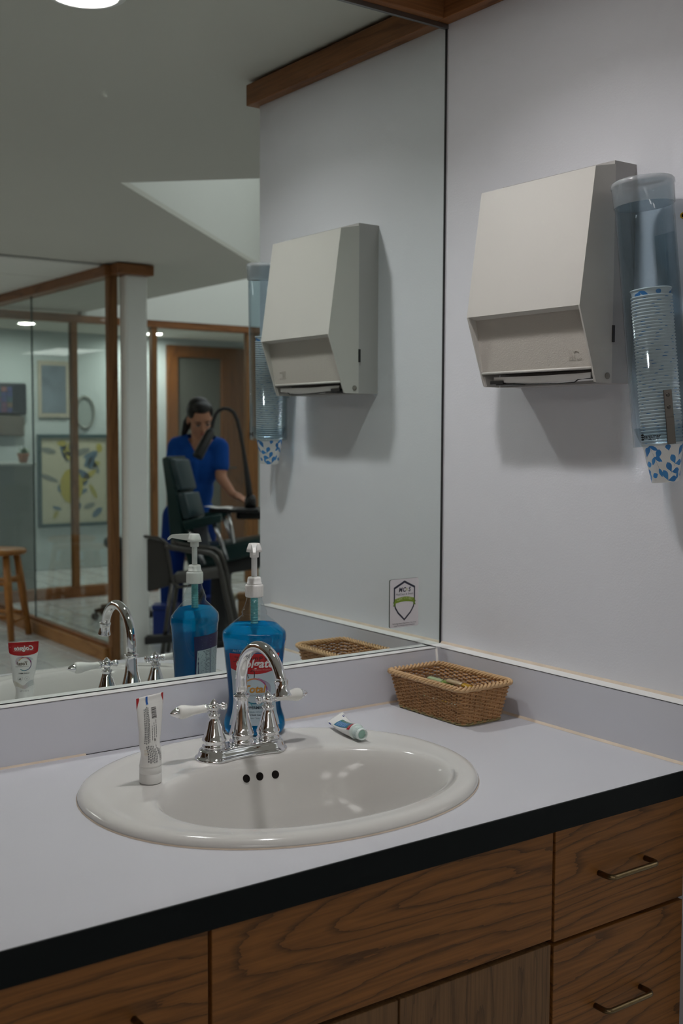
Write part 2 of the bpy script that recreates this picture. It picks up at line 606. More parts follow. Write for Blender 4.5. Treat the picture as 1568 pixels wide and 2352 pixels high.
class Print:
    """flat printed shapes in label coordinates (u to the reader's right, v up), laid on a surface by a map (u, v, lift)"""

    def __init__(s, mp, step=0.00012):
        s.mp = mp
        s.mb = MB()
        s.step = step
        s.layer = 1

    def poly(s, pts, col, layer=None):
        h = s.step * (layer if layer is not None else s.layer)
        s.mb.add([s.mp(u, v, h) for u, v in pts], [list(range(len(pts)))], 0, False, col)

    def quadgrid(s, u0, u1, v0, v1, col, nu=8, nv=4, lo=None, hi=None, layer=None):
        h = s.step * (layer if layer is not None else s.layer)
        rows = []
        for j in range(nv + 1):
            row = []
            for i in range(nu + 1):
                u = lerp(u0, u1, i / nu)
                a = lo(u) if lo else v0
                b = hi(u) if hi else v1
                row.append(s.mp(u, lerp(a, b, j / nv), h))
            rows.append(row)
        s.mb.grid(rows, 0, True, False, col)

    def text(s, body, u, v, size, col, shear=0.0, bold=0.0, layer=None, space=1.0, rot=0.0, sx=1.0):
        h = s.step * (layer if layer is not None else s.layer)
        vs, fs = text2d(body, size, shear, bold, space)
        c, d = cos(rot), sin(rot)
        s.mb.add([s.mp(u + (x * sx) * c - y * d, v + (x * sx) * d + y * c, h) for x, y in vs], fs, 0, False, col)

    def arc(s, u, v, r, w, a0, a1, cols, layer=None, n=40, wf=None):
        h = s.step * (layer if layer is not None else s.layer)
        for i in range(n):
            t0, t1 = i / n, (i + 1) / n
            A, B = lerp(a0, a1, t0), lerp(a0, a1, t1)
            w0, w1 = (w * wf(t0), w * wf(t1)) if wf else (w, w)
            k = t0 * (len(cols) - 1)
            i0 = min(int(k), len(cols) - 2)
            col = tuple(lerp(p, q, k - i0) for p, q in zip(cols[i0], cols[i0 + 1]))
            P = [(u + (r + q) * cos(a), v + (r + q) * sin(a)) for a, q in ((A, -w0 / 2), (A, w0 / 2), (B, w1 / 2), (B, -w1 / 2))]
            s.mb.add([s.mp(*p, h) for p in P], [(0, 3, 2, 1)], 0, False, col)

    def line(s, pts, w, col, layer=None):
        h = s.step * (layer if layer is not None else s.layer)
        n = len(pts)
        rows = [[], []]
        for i, p in enumerate(pts):
            a = pts[max(i - 1, 0)]
            b = pts[min(i + 1, n - 1)]
            d = Vector((b[0] - a[0], b[1] - a[1]))
            d = d.normalized() if d.length > 0 else Vector((1, 0))
            nx, ny = -d.y, d.x
            rows[0].append(s.mp(p[0] - nx * w / 2, p[1] - ny * w / 2, h))
            rows[1].append(s.mp(p[0] + nx * w / 2, p[1] + ny * w / 2, h))
        c = col if not isinstance(col, list) else None
        if c is not None:
            s.mb.grid(rows, 0, False, False, c)
        else:
            for i in range(n - 1):
                k = i / (n - 1) * (len(col) - 1)
                i0 = min(int(k), len(col) - 2)
                cc = tuple(lerp(p, q, k - i0) for p, q in zip(col[i0], col[i0 + 1]))
                s.mb.add([rows[0][i], rows[0][i + 1], rows[1][i + 1], rows[1][i]], [(0, 1, 2, 3)], 0, False, cc)

    def obj(s, name, parent):
        return s.mb.obj(name, INK, parent, fix=False)


RED = (0.42, 0.004, 0.008)
WHT = (0.72, 0.72, 0.72)
NAVY = (0.012, 0.013, 0.035)
INKD = (0.03, 0.035, 0.05)
GREYI = (0.28, 0.28, 0.29)
RAIN = [(0.72, 0.42, 0.01), (0.62, 0.16, 0.05), (0.40, 0.04, 0.16), (0.16, 0.03, 0.17), (0.04, 0.05, 0.17), (0.02, 0.16, 0.25), (0.03, 0.33, 0.33)]

# ================================================================ THE SETTING
ZF = -CT
ZC = 1.41
X0, X1, Y0, Y1 = -3.0, 4.7, -8.0, 0.0          # inside of the room

# floor slab (grout colour) and the 20 cm tiles laid on it where the mirror shows them
mb = MB()
mb.box((X0 - .1, Y0 - .1, ZF - .1), (X1 + .1, .15, ZF - .004))
floor = struct('floor', mb, FLOORM)
tm = MB()
tm.box((-.0945, -.0945, -.006), (.0945, .0945, .004), bev=.003)
tile_me = tm.mesh('tile', TILEF)
nt = 0
for i in range(-1, 13):
    for j in range(0, 22):
        x, y = .504 + .1 + .2 * (i - 1), -2.95 - .2 * j
        # keep the wedge of floor the mirror sees
        dx, dy = x + 1.54, -(y - 1.788)
        if 0.22 < dx / dy < 0.60 and nt < 290:
            o = link('tile', tile_me, floor, (x, y, ZF))
            o.rotation_euler = (random.uniform(-.004, .004), random.uniform(-.004, .004), random.uniform(-.004, .004))
            nt += 1


def poly_slab(mb, outer, holes, z0, z1, mi=0):
    """flat slab with holes: outlines are (x, y) lists"""
    loops = [[Vector((x, y, 0)) for x, y in outer]] + [[Vector((x, y, 0)) for x, y in h] for h in holes]
    flat = [p for l in loops for p in l]
    tris = tessellate_polygon(loops)
    for z in (z0, z1):
        mb.add([(p.x, p.y, z) for p in flat], [tuple(t) for t in tris], mi)
    for l in loops:
        n = len(l)
        vs = [(p.x, p.y, z0) for p in l] + [(p.x, p.y, z1) for p in l]
        mb.add(vs, [(i, (i + 1) % n, n + (i + 1) % n, n + i) for i in range(n)], mi)


# ceiling with the square skylight well set at 45 degrees and the raised bay beyond x = 1.9
s2 = 2.1 * sqrt(.5)
DIA = [(.223, -2.014), (.223 + s2, -2.014 - s2), (.223 + 2 * s2, -2.014), (.223 + s2, -2.014 + s2)]
mb = MB()
BAY = [(1.89, -3.72), (1.89, -6.22), (X1, -6.22), (X1, -3.72)]
DL = [(-.585, -.433, 'main'), (3.14, -7.62, 'room'), (1.86, -7.37, 'room')]
CAN = [(DL[0][0] + .066 * cos(2 * pi * k / 28), DL[0][1] + .066 * sin(2 * pi * k / 28)) for k in range(28)]
poly_slab(mb, [(X0 - .1, .15), (X0 - .1, Y0 - .1), (X1 + .1, Y0 - .1), (X1 + .1, .15)], [DIA, BAY, CAN], ZC, ZC + .02)
ceiling = struct('ceiling', mb, CEIL)
# the lay-in tiles of the suspended part (left of the glass partition)
mb = MB()
mb.box((-.29, -.29, 0), (.29, .29, .012), bev=.004)
ct_me = mb.mesh('ceiling_tile', TILEC)
gb = MB()
gb.box((-.78, -6.9, ZC - .004), (1.03, -3.88, ZC - .001))
gb.obj('grid_backing', pmat('grid_grey', (.30, .30, .28), .7), ceiling)
for i in range(3):
    for j in range(5):
        link('ceiling_tile', ct_me, ceiling, (.73 - .6 * i, -4.19 - .6 * j, ZC - .013))
# skylight well (white shaft) and its glazing
mb = MB()
ZW = 2.35
for a, b in zip(DIA, DIA[1:] + DIA[:1]):
    d = Vector((b[0] - a[0], b[1] - a[1])).normalized()
    n = Vector((d.y, -d.x)) * -.03
    mb.add([(a[0], a[1], ZC + .02), (b[0], b[1], ZC + .02), (b[0], b[1], ZW), (a[0], a[1], ZW),
            (a[0] - n.x, a[1] - n.y, ZC + .02), (b[0] - n.x, b[1] - n.y, ZC + .02), (b[0] - n.x, b[1] - n.y, ZW), (a[0] - n.x, a[1] - n.y, ZW)],
           [(0, 1, 2, 3), (7, 6, 5, 4), (0, 4, 5, 1), (2, 6, 7, 3)])
struct('wall_skylight', mb, WHITEWALL)
mb = MB()
mb.prism(DIA, ZW, ZW + .02, 'z')
struct('window_1', mb, SKYP)
# raised bay: a glowing lid added to brighten it, and upstand walls
mb = MB()
mb.box((1.85, -6.3, 2.25), (X1 + .1, -3.68, 2.3))
struct('bay_glow_lid', mb, SKYP)
mb = MB()
mb.box((1.85, -6.22, ZC + .02), (1.89, -3.72, 2.25))
mb.box((1.85, -3.72, ZC + .02), (X1, -3.68, 2.25))
mb.box((1.85, -6.30, 1.380), (X1, -6.215, 2.25))
struct('wall_bay', mb, WHITEWALL)

# outer walls
mb = MB()
mb.box((X0 - .1, .006, ZF), (X1 + .1, .12, ZC))
struct('wall_back', mb, WALL)
mb = MB()
mb.box((X0 - .1, Y0, ZF), (X0, .006, ZC))
struct('wall_left', mb, wood('panelling', (.13, .055, .018), (.06, .024, .008), 'Z', .8, .5, .4))
mb = MB()
mb.box((X0 - .1, Y0 - .1, ZF), (X1 + .1, Y0, ZC))
struct('wall_front', mb, pmat('far_wall_paint', (0.50, 0.56, 0.57), 0.7, spec=0.2))
mb = MB()
mb.box((X1, Y0, ZF), (X1 + .1, .006, 2.3))
struct('wall_far_right', mb, WHITEWALL)
# the stub wall right of the vanity, 1.35 m above the counter, with a wooden cap rail
mb = MB()
mb.box((0, -.715, ZF), (.12, .006, 1.40))
struct('wall_right', mb, WALL)
mb = MB()
mb.box((-.028, -.735, 1.348), (.148, .0, 1.400), bev=.002)
struct('trim_1', mb, TRIMW)
mb = MB()
mb.box((-2.0, -.022, 1.348), (-.028, .006, 1.400), bev=.002)
struct('trim_2', mb, TRIMX)
# caulk line between the side splash and the wall
mb = MB()
mb.prism([(-.004, .0976), (.0, .0976), (.0, .1020)], -.660, -.002, 'y')
struct('trim_3', mb, CAULK)

# ---------------------------------------------------------------- mirror
mir = thing('wall_mirror', 'large frameless wall mirror with black edge above the sink backsplash', 'mirror', (0, 0, 0))
mb = MB()
mb.box((-2.0, 0.0, .0955), (-.0045, .005, 1.3405))
mb.obj('mirror_glass', MIRROR, mir)
mb = MB()
mb.box((-.0045, -.0012, .0945), (-.0005, .005, 1.3405))
mb.obj('edge_strip', BLACKR, mir)
mb = MB()
mb.box((-2.0, -.0008, .0938), (-.0005, .005, .0955))
mb.obj('edge_strip', BLACKR, mir)
mb = MB()
mb.box((-2.0, -.004, 1.3385), (-.0005, .005, 1.3475))
mb.obj('top_channel', pmat('channel_metal', (.22, .22, .22), .35, metal=1.0), mir)

# ---------------------------------------------------------------- sticker on the mirror
st = thing('certificate_sticker', 'small white shield sticker with green ribbon on the mirror corner', 'sticker', (-.100, -.0004, .190))
mb = MB()


def rrect(w, h, r, n=5):
    P = []
    for cx, cy, a0 in ((w / 2 - r, h / 2 - r, 0), (-w / 2 + r, h / 2 - r, pi / 2), (-w / 2 + r, -h / 2 + r, pi), (w / 2 - r, -h / 2 + r, 3 * pi / 2)):
        P += [(cx + r * cos(a0 + pi / 2 * k / n), cy + r * sin(a0 + pi / 2 * k / n)) for k in range(n + 1)]
    return P


mb.prism(rrect(.074, .098, .004), -.0012, 0, 'y', 0)
o = mb.obj('reflection_card', [STICKE], st)  # its dark sides imitate the sticker's reflection in the mirror glass
mb = MB()
mb.prism(rrect(.0736, .0976, .004), -.0014, -.0012, 'y', 0)
mb.obj('white_face', [pmat('sticker_white', (.66, .64, .67), .4)], st)
pr = Print(lambda u, v, h: (u, -.0014 - h, v))
SH = [(-.0275, .0325), (0, .0455), (.0275, .0325), (.0275, .0), (.0245, -.010), (.017, -.021), (0, -.0365), (-.017, -.021), (-.0245, -.010), (-.0275, 0)]
pr.poly(SH, NAVY)
pr.poly([(x * .885, (y - .0045) * .885 + .0045) for x, y in SH], (.66, .64, .67), 2)
pr.text('M', -.0105, .0266, .0125, NAVY, .18, .0004, 3, sx=.92)
pr.text('C', -.0010, .0266, .0125, NAVY, .18, .0004, 3, sx=.92)
pr.text('S', .0125, .0266, .0125, NAVY, .18, .0004, 3, sx=.92)
for a in range(4):
    t = a * pi / 2 + pi / 4
    pr.poly([(.0055, .0268), (.0055 + .0022 * cos(t - .4), .0268 + .0022 * sin(t - .4)), (.0055 + .0036 * cos(t), .0268 + .0036 * sin(t)), (.0055 + .0022 * cos(t + .4), .0268 + .0022 * sin(t + .4))], (.30, .36, .04), 3)
pr.text('MedClean & Shield', 0, .0178, .0058, NAVY, 0, 0, 3)
GRN = (.17, .27, .012)
pr.poly([(-.0295, .003), (-.0225, .004), (-.0225, -.0045), (-.0295, -.0055), (-.027, -.001)], (.10, .17, .01), 3)
pr.poly([(.0295, .003), (.027, -.001), (.0295, -.0055), (.0225, -.0045), (.0225, .004)], (.10, .17, .01), 3)
pr.quadgrid(-.0255, .0255, 0, 0, GRN, 12, 1, lambda u: -.0005 + .0035 * (1 - (u / .0255) ** 2), lambda u: .0085 + .0045 * (1 - (u / .0255) ** 2), 4)
for k, ch in enumerate('CERTIFIED'):
    u = (k - 4) * .0044
    pr.text(ch, u, .0056 + .004 * (1 - (u / .0255) ** 2), .0078, (.55, .62, .30), 0, 0, 5, rot=-u * 6)
pr.text('Technology Based | Data Driven | Non-Toxic', 0, -.0412, .00335, NAVY, .1, .00003, 2)
pr.text('Long-Term Infection Control Solutions', 0, -.0455, .00335, NAVY, .1, .00003, 2)
pr.obj('shield_print', st)

# ---------------------------------------------------------------- countertop
SKC = (-.611, -.345)          # basin rim centre


def rim_pt(t, inset=0.0):
    """outline of the oval sink rim, slightly squared"""
    a, b = .311 - inset, .265 - inset
    n = 2.12
    c, s_ = cos(t), sin(t)
    return (SKC[0] + a * math.copysign(abs(c) ** (2 / n), c), SKC[1] + b * math.copysign(abs(s_) ** (2 / n), s_))


def bowl_pt(t, out=0.0, k=1.0):
    """outline of the bowl opening, nearer the front of the rim"""
    a, b = (.232 + out) * k, (.159 + out) * k
    n = 2.1
    c, s_ = cos(t), sin(t)
    return (-.600 + a * math.copysign(abs(c) ** (2 / n), c), -.398 + b * math.copysign(abs(s_) ** (2 / n), s_))


ctop = thing('countertop', 'white laminate countertop with black front edge around the oval sink', 'countertop', (0, 0, 0))
mb = MB()
hole = [rim_pt(2 * pi * k / 56, .02) for k in range(56)]
poly_slab(mb, [(-2.0, -.6575), (0, -.6575), (0, 0.0), (-2.0, 0.0)], [hole], -.030, 0.0)
mb.obj('worktop', LAM, ctop)
mb = MB()
mb.box((-2.0, -.6600, -.0405), (-.001, -.6575, -.0006))
mb.obj('edge_band', EDGE, ctop)
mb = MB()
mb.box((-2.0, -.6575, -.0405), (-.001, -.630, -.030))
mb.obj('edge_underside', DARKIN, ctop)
mb = MB()
mb.prism([(-.0358, .0), (-.0242, .0940), (-.0010, .0936), (-.0010, 0)], -2.0, -.001, 'x')
mb.obj('backsplash', SPLASH, ctop)
mb = MB()
mb.prism([(-.0241, .0940), (-.0241, .0947), (-.0014, .0941), (-.0014, .0936)], -2.0, -.0328, 'x')
mb.obj('splash_cap', SPLASH_TOP, ctop)
mb = MB()
mb.box((-.0328, -.6600, 0), (0, -.0230, .0968))
mb.obj('side_splash', SPLASH, ctop)
mb = MB()
mb.box((-.0326, -.6600, .0968), (0, -.0010, .0976))
mb.obj('splash_cap', SPLASH_TOP, ctop)
mb = MB()
for x in (-.0330,):
    mb.box((-.0332, -.6600, .0961), (-.0326, -.0362, .0969))
mb.obj('laminate_seam', BLACKR, ctop)
mb = MB()
mb.box((-2.0, -.0247, .0932), (-.033, -.0239, .0940))
mb.obj('laminate_seam', pmat('seam_brown', (.10, .09, .09), .6), ctop)
mb = MB()
mb.prism([(-.0395, .0), (-.0362, .0035), (-.0362, 0)], -.52, -.0330, 'x')
mb.prism([(-.0395, .0), (-.0362, .0030), (-.0362, 0)], -2.0, -.80, 'x')
mb.obj('caulk_bead', CAULK, ctop)
mb = MB()
mb.prism([(-.0372, -.0002), (-.0372, .0009), (-.0361, .0009), (-.0361, -.0002)], -.80, -.52, 'x')
mb.obj('open_joint', BLACKR, ctop)
mb = MB()
mb.prism([(-.0375, .0002), (-.0328, .0040), (-.0328, .0002)], -.655, -.0362, 'y')
mb.obj('caulk_bead', CAULK, ctop)
mb = MB()
mb.tube([(-.0335, -.0362, .001), (-.0335, -.0245, .0935)], .0028, 8)
mb.obj('caulk_bead', CAULKW, ctop)

# ---------------------------------------------------------------- sink
sink = thing('sink', 'oval off-white porcelain drop-in sink set into the countertop', 'sink', (0, 0, 0))
NS = 96
rings = []
for ins, z in ((0, .0004), (.0005, .004), (.003, .0085), (.008, .0118), (.015, .0132), (.022, .0130), (.029, .0118), (.036, .0110)):
    rings.append([(*rim_pt(2 * pi * k / NS, ins), z) for k in range(NS)])
prev = [rim_pt(2 * pi * k / NS, .036) for k in range(NS)]
nxt = [bowl_pt(2 * pi * k / NS, .012) for k in range(NS)]
for t in (.35, .7):
    rings.append([(lerp(p[0], q[0], t), lerp(p[1], q[1], t), .0108) for p, q in zip(prev, nxt)])
for out, k, z in ((.012, 1, .0106), (.006, 1, .0092), (.001, 1, .0045), (-.004, 1, -.004), (-.010, 1, -.018), (-.016, 1, -.040), (-.023, 1, -.066), (-.031, 1, -.092), (-.036, .95, -.112), (-.036, .84, -.132), (-.036, .64, -.146), (-.036, .36, -.152), (-.036, .08, -.155)):
    rings.append([(*bowl_pt(2 * pi * kk / NS, out, k), z) for kk in range(NS)])
mb = MB()
mb.grid(rings, 0, True, True)
c = rings[-1]
mb.add(c, [list(range(NS))], 0, True)
# underside shell so that the bowl is a solid body
und = [[(*rim_pt(2 * pi * k / NS, 0.0), .0004) for k in range(NS)], [(*rim_pt(2 * pi * k / NS, .024), .0002) for k in range(NS)]]
for out, k, z in ((.004, 1, -.030), (-.008, 1, -.080), (-.022, .96, -.125), (-.034, .70, -.155), (-.036, .08, -.165)):
    und.append([(*bowl_pt(2 * pi * kk / NS, out + .008, k), z) for kk in range(NS)])
mb.grid(und, 0, True, True)
mb.add(und[-1], [list(range(NS))], 0, True)
basin = mb.obj('basin', PORC, sink)
mb = MB()
mb.grid([[(*rim_pt(2 * pi * k / NS, -.0012), .0003) for k in range(NS)], [(*rim_pt(2 * pi * k / NS, -.0002), .0022) for k in range(NS)]], 0, True, True)
mb.obj('rim_caulk', CAULK, sink)
# overflow holes: find the bowl surface behind each
bm = bmesh.new()
bm.from_mesh(basin.data)
bvh = BVHTree.FromBMesh(bm)
for x, z in ((-.6195, -.0178), (-.5945, -.0186), (-.5660, -.0200)):
    hit, nrm, _, _ = bvh.ray_cast(Vector((x, -.40, z)), Vector((0, 1, 0)))
    if nrm.y > 0:
        nrm = -nrm
    M = Matrix.Translation(hit) @ nrm.to_track_quat('Z', 'Y').to_matrix().to_4x4()
    mb = MB()
    mb.lathe([(.0066, .00005), (.0066, .0005), (.0058, .0006), (0, .0006)], 20, 0, M)
    mb.obj('overflow_hole', HOLE, sink)


def deck_z(x, y):
    h = bvh.ray_cast(Vector((x, y, .5)), Vector((0, 0, -1)))[0]
    return h.z if h is not None else 0.0


# ---------------------------------------------------------------- vanity cabinets
def pull(parent, x0, x1, z, y, name='handle'):
    pts = []
    r = .009
    d = .026
    pts.append((x0, y + .001, z))
    pts.append((x0, y - d + r, z))
    for k in range(1, 6):
        a = pi / 2 * k / 6
        pts.append((x0 + r - r * cos(a), y - d + r - r * sin(a), z))
    pts.append((x0 + r, y - d, z))
    pts.append((x1 - r, y - d, z))
    for k in range(1, 6):
        a = pi / 2 * k / 6
        pts.append((x1 - r + r * sin(a), y - d + r - r * cos(a), z))
    pts.append((x1, y - d + r, z))
    pts.append((x1, y + .001, z))
    mb = MB()
    mb.tube(pts, .0043, 12)
    return mb.obj(name, BRASS, parent)


def front(name, x0, x1, z0, z1, mat, parent, y=-.645):
    mb = MB()
    mb.box((x0 - (x0 + x1) / 2, -.009, z0 - (z0 + z1) / 2), (x1 - (x0 + x1) / 2, .009, z1 - (z0 + z1) / 2), bev=.0012)
    return mb.obj(name, mat, parent, ((x0 + x1) / 2, y + .009, (z0 + z1) / 2))


YF = -.645
cl = thing('drawer_cabinet', 'oak drawer cabinet at the left end of the vanity', 'cabinet', (0, 0, 0))
mb = MB()
mb.box((-1.95, YF + .0195, ZF + .09), (-.907, -.01, -.0405))
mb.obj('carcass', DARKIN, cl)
d = front('drawer', -1.55, -.9085, -.262, -.043, OAK, cl)
h = pull(d, -1.104 + 1.229, -1.003 + 1.229, -.126 + .1525, -.009)
d = front('drawer', -1.945, -1.554, -.262, -.043, OAK, cl)
front('door', -1.55, -.9085, ZF + .10, -.268, OAKV, cl)
front('door', -1.945, -1.554, ZF + .10, -.268, OAKV, cl)

cs = thing('sink_cabinet', 'oak sink cabinet with blank front panel over two doors', 'cabinet', (0, 0, 0))
mb = MB()
mb.box((-.906, YF + .0195, ZF + .09), (-.335, YF + .06, -.0405))
mb.box((-.906, YF + .06, ZF + .09), (-.890, -.01, -.0405))
mb.box((-.351, YF + .06, ZF + .09), (-.335, -.01, -.0405))
mb.box((-.890, YF + .06, ZF + .09), (-.351, -.01, ZF + .11))
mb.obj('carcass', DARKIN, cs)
front('front_panel', -.9035, -.3365, -.2085, -.043, OAK, cs)
front('door', -.9035, -.6230, ZF + .10, -.2165, OAKV, cs, YF + .001)
front('door', -.6195, -.3365, ZF + .10, -.2165, OAKV, cs, YF + .001)

cr_ = thing('drawer_cabinet', 'oak two-drawer cabinet with brass pulls beside the right wall', 'cabinet', (0, 0, 0))
mb = MB()
mb.box((-.333, YF + .0195, ZF + .09), (-.034, -.01, -.0405))
mb.obj('carcass', DARKIN, cr_)
d1 = front('drawer', -.3315, -.0345, -.2145, -.043, OAK, cr_)
pull(d1, -.237 + .183, -.131 + .183, -.1305 + .12875, -.009)
d2 = front('drawer', -.3315, -.0345, -.470, -.2205, OAK, cr_)
pull(d2, -.239 + .183, -.136 + .183, -.3375 + .34525, -.009)
front('drawer', -.3315, -.0345, ZF + .10, -.476, OAK, cr_)
mb = MB()
mb.box((-.033, YF + .035, ZF), (-.0, YF + .05, -.0410))
mb.obj('filler_strip', GREYF, cr_)
mb = MB()
mb.box((-1.95, YF + .07, ZF), (-.034, -.01, ZF + .09))
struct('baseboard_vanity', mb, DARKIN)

# ---------------------------------------------------------------- faucet
fx, fy = -.6025, -.206
fz = deck_z(fx, fy - .02)
fau = thing('faucet', 'chrome gooseneck faucet with two white porcelain lever handles', 'faucet', (fx, fy, fz))


def plan(t, grow=0.0):
    """outline of the base plate: two round ends and a slightly waisted middle"""
    c, s_ = cos(t), sin(t)
    x = .079 * math.copysign(abs(c) ** .62, c)
    w = .0285 if abs(x) > .05 else lerp(.0235, .0285, (abs(x) / .05) ** 2)
    e = max(0.0, (abs(x) - .052) / .027)
    y = w * math.copysign(sqrt(max(0, 1 - min(1, e) ** 2)), s_)
    if abs(c) < .999 and e <= 0:
        y = w * math.copysign(1, s_)
    L_ = sqrt(x * x + y * y)
    return (x * (1 + grow / .079), y * (1 + grow / .028))


def plan_loop(grow, z, n=72):
    P = []
    for k in range(n // 2 + 1):
        x = -.079 + .158 * (0.5 - 0.5 * cos(pi * k / (n // 2)))
        e = max(0.0, (abs(x) - .0505) / .0285)
        w = .0285 if abs(x) > .05 else lerp(.0232, .0285, (abs(x) / .05) ** 2)
        P.append((x, w * sqrt(max(0, 1 - min(1, e) ** 2))))
    full = P + [(x, -y) for x, y in P[-2:0:-1]]
    return [(x * (1 + grow / .079), y * (1 + grow / .0285), z) for x, y in full]


mb = MB()
prof = [(0.0030, 0), (0.0032, .0018), (.0022, .0040), (.0005, .0048), (-.0015, .0075), (-.0030, .0130), (-.0046, .0160), (-.0072, .0175), (-.012, .0178)]
L_ = [plan_loop(g, z) for g, z in prof]
mb.grid(L_, 0, True, True)
mb.add(L_[-1], [list(range(len(L_[-1])))], 0, False)
mb.add(L_[0], [list(range(len(L_[0])))[::-1]], 0, False)
mb.obj('base_plate', CHROME, fau)
bz = .0176
# spout: bell base, column, gooseneck, flared mouth
mb = MB()
mb.lathe([(.0196, bz), (.0203, bz + .002), (.0203, bz + .0045), (.0188, bz + .0062), (.0190, bz + .012), (.0205, bz + .0145), (.0205, bz + .0165), (.0190, bz + .019), (.0172, bz + .026), (.0148, bz + .036), (.0127, bz + .047), (.0116, bz + .058), (.0112, bz + .070), (.0112, bz + .074), (.0132, bz + .0755), (.0136, bz + .0775), (.0130, bz + .0795), (.0105, bz + .0805), (.0092, bz + .081)], 40)
mb.obj('spout_base', CHROME, fau)
mb = MB()
zt = .1345 - fz
r0 = .0605
pts = [(0, -.006 + .006, bz + .078), (0, 0, bz + .095), (0, 0, zt - .006)]
for k in range(0, 27):
    a = R(166) * k / 26
    pts.append((0, -r0 + r0 * cos(a), zt + r0 * sin(a)))
mb.tube(pts, [.0094] * 3 + [lerp(.0094, .0088, k / 26) for k in range(27)], 24)
end = Vector(pts[-1])
dr = (Vector(pts[-1]) - Vector(pts[-2])).normalized()
mb.obj('spout', CHROME, fau)
mb = MB()
M = Matrix.Translation(end) @ dr.to_track_quat('Z', 'Y').to_matrix().to_4x4()
mb.lathe([(.0088, -.004), (.0108, -.003), (.0110, -.001), (.0100, .001), (.0102, .010), (.0114, .017), (.0128, .0205), (.0130, .0220), (.0122, .0228), (.0100, .0228), (.0098, .0150), (.0001, .0150)], 32, 0, M, False)
mb.obj('spout_mouth', CHROME, fau)
for sx in (-1, 1):
    hx = sx * .0507
    mb = MB()
    mb.lathe([(.0188, bz), (.0196, bz + .002), (.0196, bz + .0040), (.0180, bz + .0055), (.0182, bz + .0100), (.0196, bz + .0120), (.0196, bz + .0140), (.0183, bz + .0162), (.0160, bz + .0230), (.0130, bz + .0330), (.0100, bz + .0430), (.0086, bz + .0480), (.0086, bz + .0500), (.0103, bz + .0512), (.0105, bz + .0530), (.0098, bz + .0545), (.0070, bz + .0550), (.0066, bz + .0590), (.0001, bz + .0600)], 36, 0, Matrix.Translation((hx, 0, 0)))
    mb.obj('handle_base', CHROME, fau)
    hz = bz + .0655
    hd = thing('handle', None, None)
    hd.parent = fau
    hd.location = (hx, 0, hz)
    mb = MB()
    mb.ball((0, 0, 0), .0089, 0, 20, 14)
    mb.lathe([(.0070, .0058), (.0072, .0072), (.0058, .0080), (.0040, .0100), (.0022, .0120), (.0008, .0136), (.0001, .0140)], 18, 0)
    M = Matrix.Rotation(sx * pi / 2, 4, 'Y')
    mb.lathe([(.0060, .006), (.0062, .0085), (.0044, .0100), (.0046, .0115), (.0066, .0128), (.0070, .0150), (.0069, .0170), (.0001, .0175)], 20, 0, M)
    M = Matrix.Rotation(-sx * pi / 2, 4, 'Y')
    mb.lathe([(.0045, .006), (.0048, .0095), (.0038, .0105), (.0040, .0120), (.0056, .0135), (.0068, .0180), (.0066, .0200), (.0050, .0218), (.0034, .0222), (.0001, .0228)], 18, 0, M)
    tag(mb.obj('hub', CHROME, hd), 'chrome ball hub with finial')
    mb = MB()
    M = Matrix.Rotation(sx * pi / 2, 4, 'Y') @ Matrix.Translation((0, 0, 0))
    mb.lathe([(.0074, .0640), (.0082, .0655), (.0070, .0668), (.0074, .0682), (.0058, .0700), (.0054, .0725), (.0036, .0752), (.0020, .0775), (.0001, .0785)], 20, 0, M)
    mb.obj('lever_tip', CHROME, hd)
    mb = MB()
    mb.lathe([(.0001, .0172), (.0064, .0172), (.0066, .0190), (.0064, .0260), (.0070, .0340), (.0088, .0440), (.0108, .0530), (.0110, .0580), (.0100, .0625), (.0080, .0648), (.0001, .0650)], 28, 0, M)
    tag(mb.obj('lever_grip', IVORY, hd), 'white porcelain lever grip')

# ================================================================ THINGS ON AND ABOVE THE COUNTER
# ---------------------------------------------------------------- mouthwash bottle
bot = thing('mouthwash_bottle', 'large clear bottle of blue mouthwash with a white pump behind the faucet', 'bottle', (-.518, -.1075, deck_z(-.518, -.14) + .0004), R(-31.3))
BP = [(0, .044, .028), (.004, .050, .033), (.012, .0540, .0360), (.022, .0535, .0350), (.045, .0470, .0325), (.062, .0452, .0320), (.090, .0470, .0325), (.120, .0500, .0335), (.150, .0530, .0345), (.160, .0540, .0350), (.1625, .0552, .0362), (.172, .0555, .0365), (.178, .0545, .0355), (.186, .0460, .0315), (.197, .0330, .0250), (.204, .0240, .0205), (.2075, .0210, .0200), (.2105, .0222, .0213), (.2135, .0215, .0206), (.220, .0185, .0183), (.232, .0140, .0140), (.238, .0135, .0135)]


def bsec(z):
    if z < .155:
        return interp(BP, z)
    for p, q in zip(BP, BP[1:]):
        if z <= q[0]:
            t = (z - p[0]) / (q[0] - p[0])
            return (lerp(p[1], q[1], t), lerp(p[2], q[2], t))
    return BP[-1][1:]


def bpt(t, a, b, n=2.6):
    c, s_ = cos(t), sin(t)
    return (a * math.copysign(abs(c) ** (2 / n), c), b * math.copysign(abs(s_) ** (2 / n), s_))


ZS = [0, .003, .008, .014, .020, .028, .036, .045, .054, .064, .076, .09, .105, .120, .135, .150, .158, .161, .163, .168, .172, .175, .178, .181, .184, .188, .192, .197, .201, .205, .2075, .209, .2105, .212, .2135, .217, .222, .228, .233, .238]
NB = 56


def bottle_rows(inset, z0, z1):
    rows = []
    for z in [z0] + [q for q in ZS if z0 < q < z1] + [z1]:
        a, b = bsec(z)
        nn = 2.6 if z < .185 else lerp(2.6, 2.0, min(1, (z - .185) / .02))
        rows.append([(*bpt(2 * pi * k / NB, a - inset, b - inset, nn), z) for k in range(NB)])
    return rows


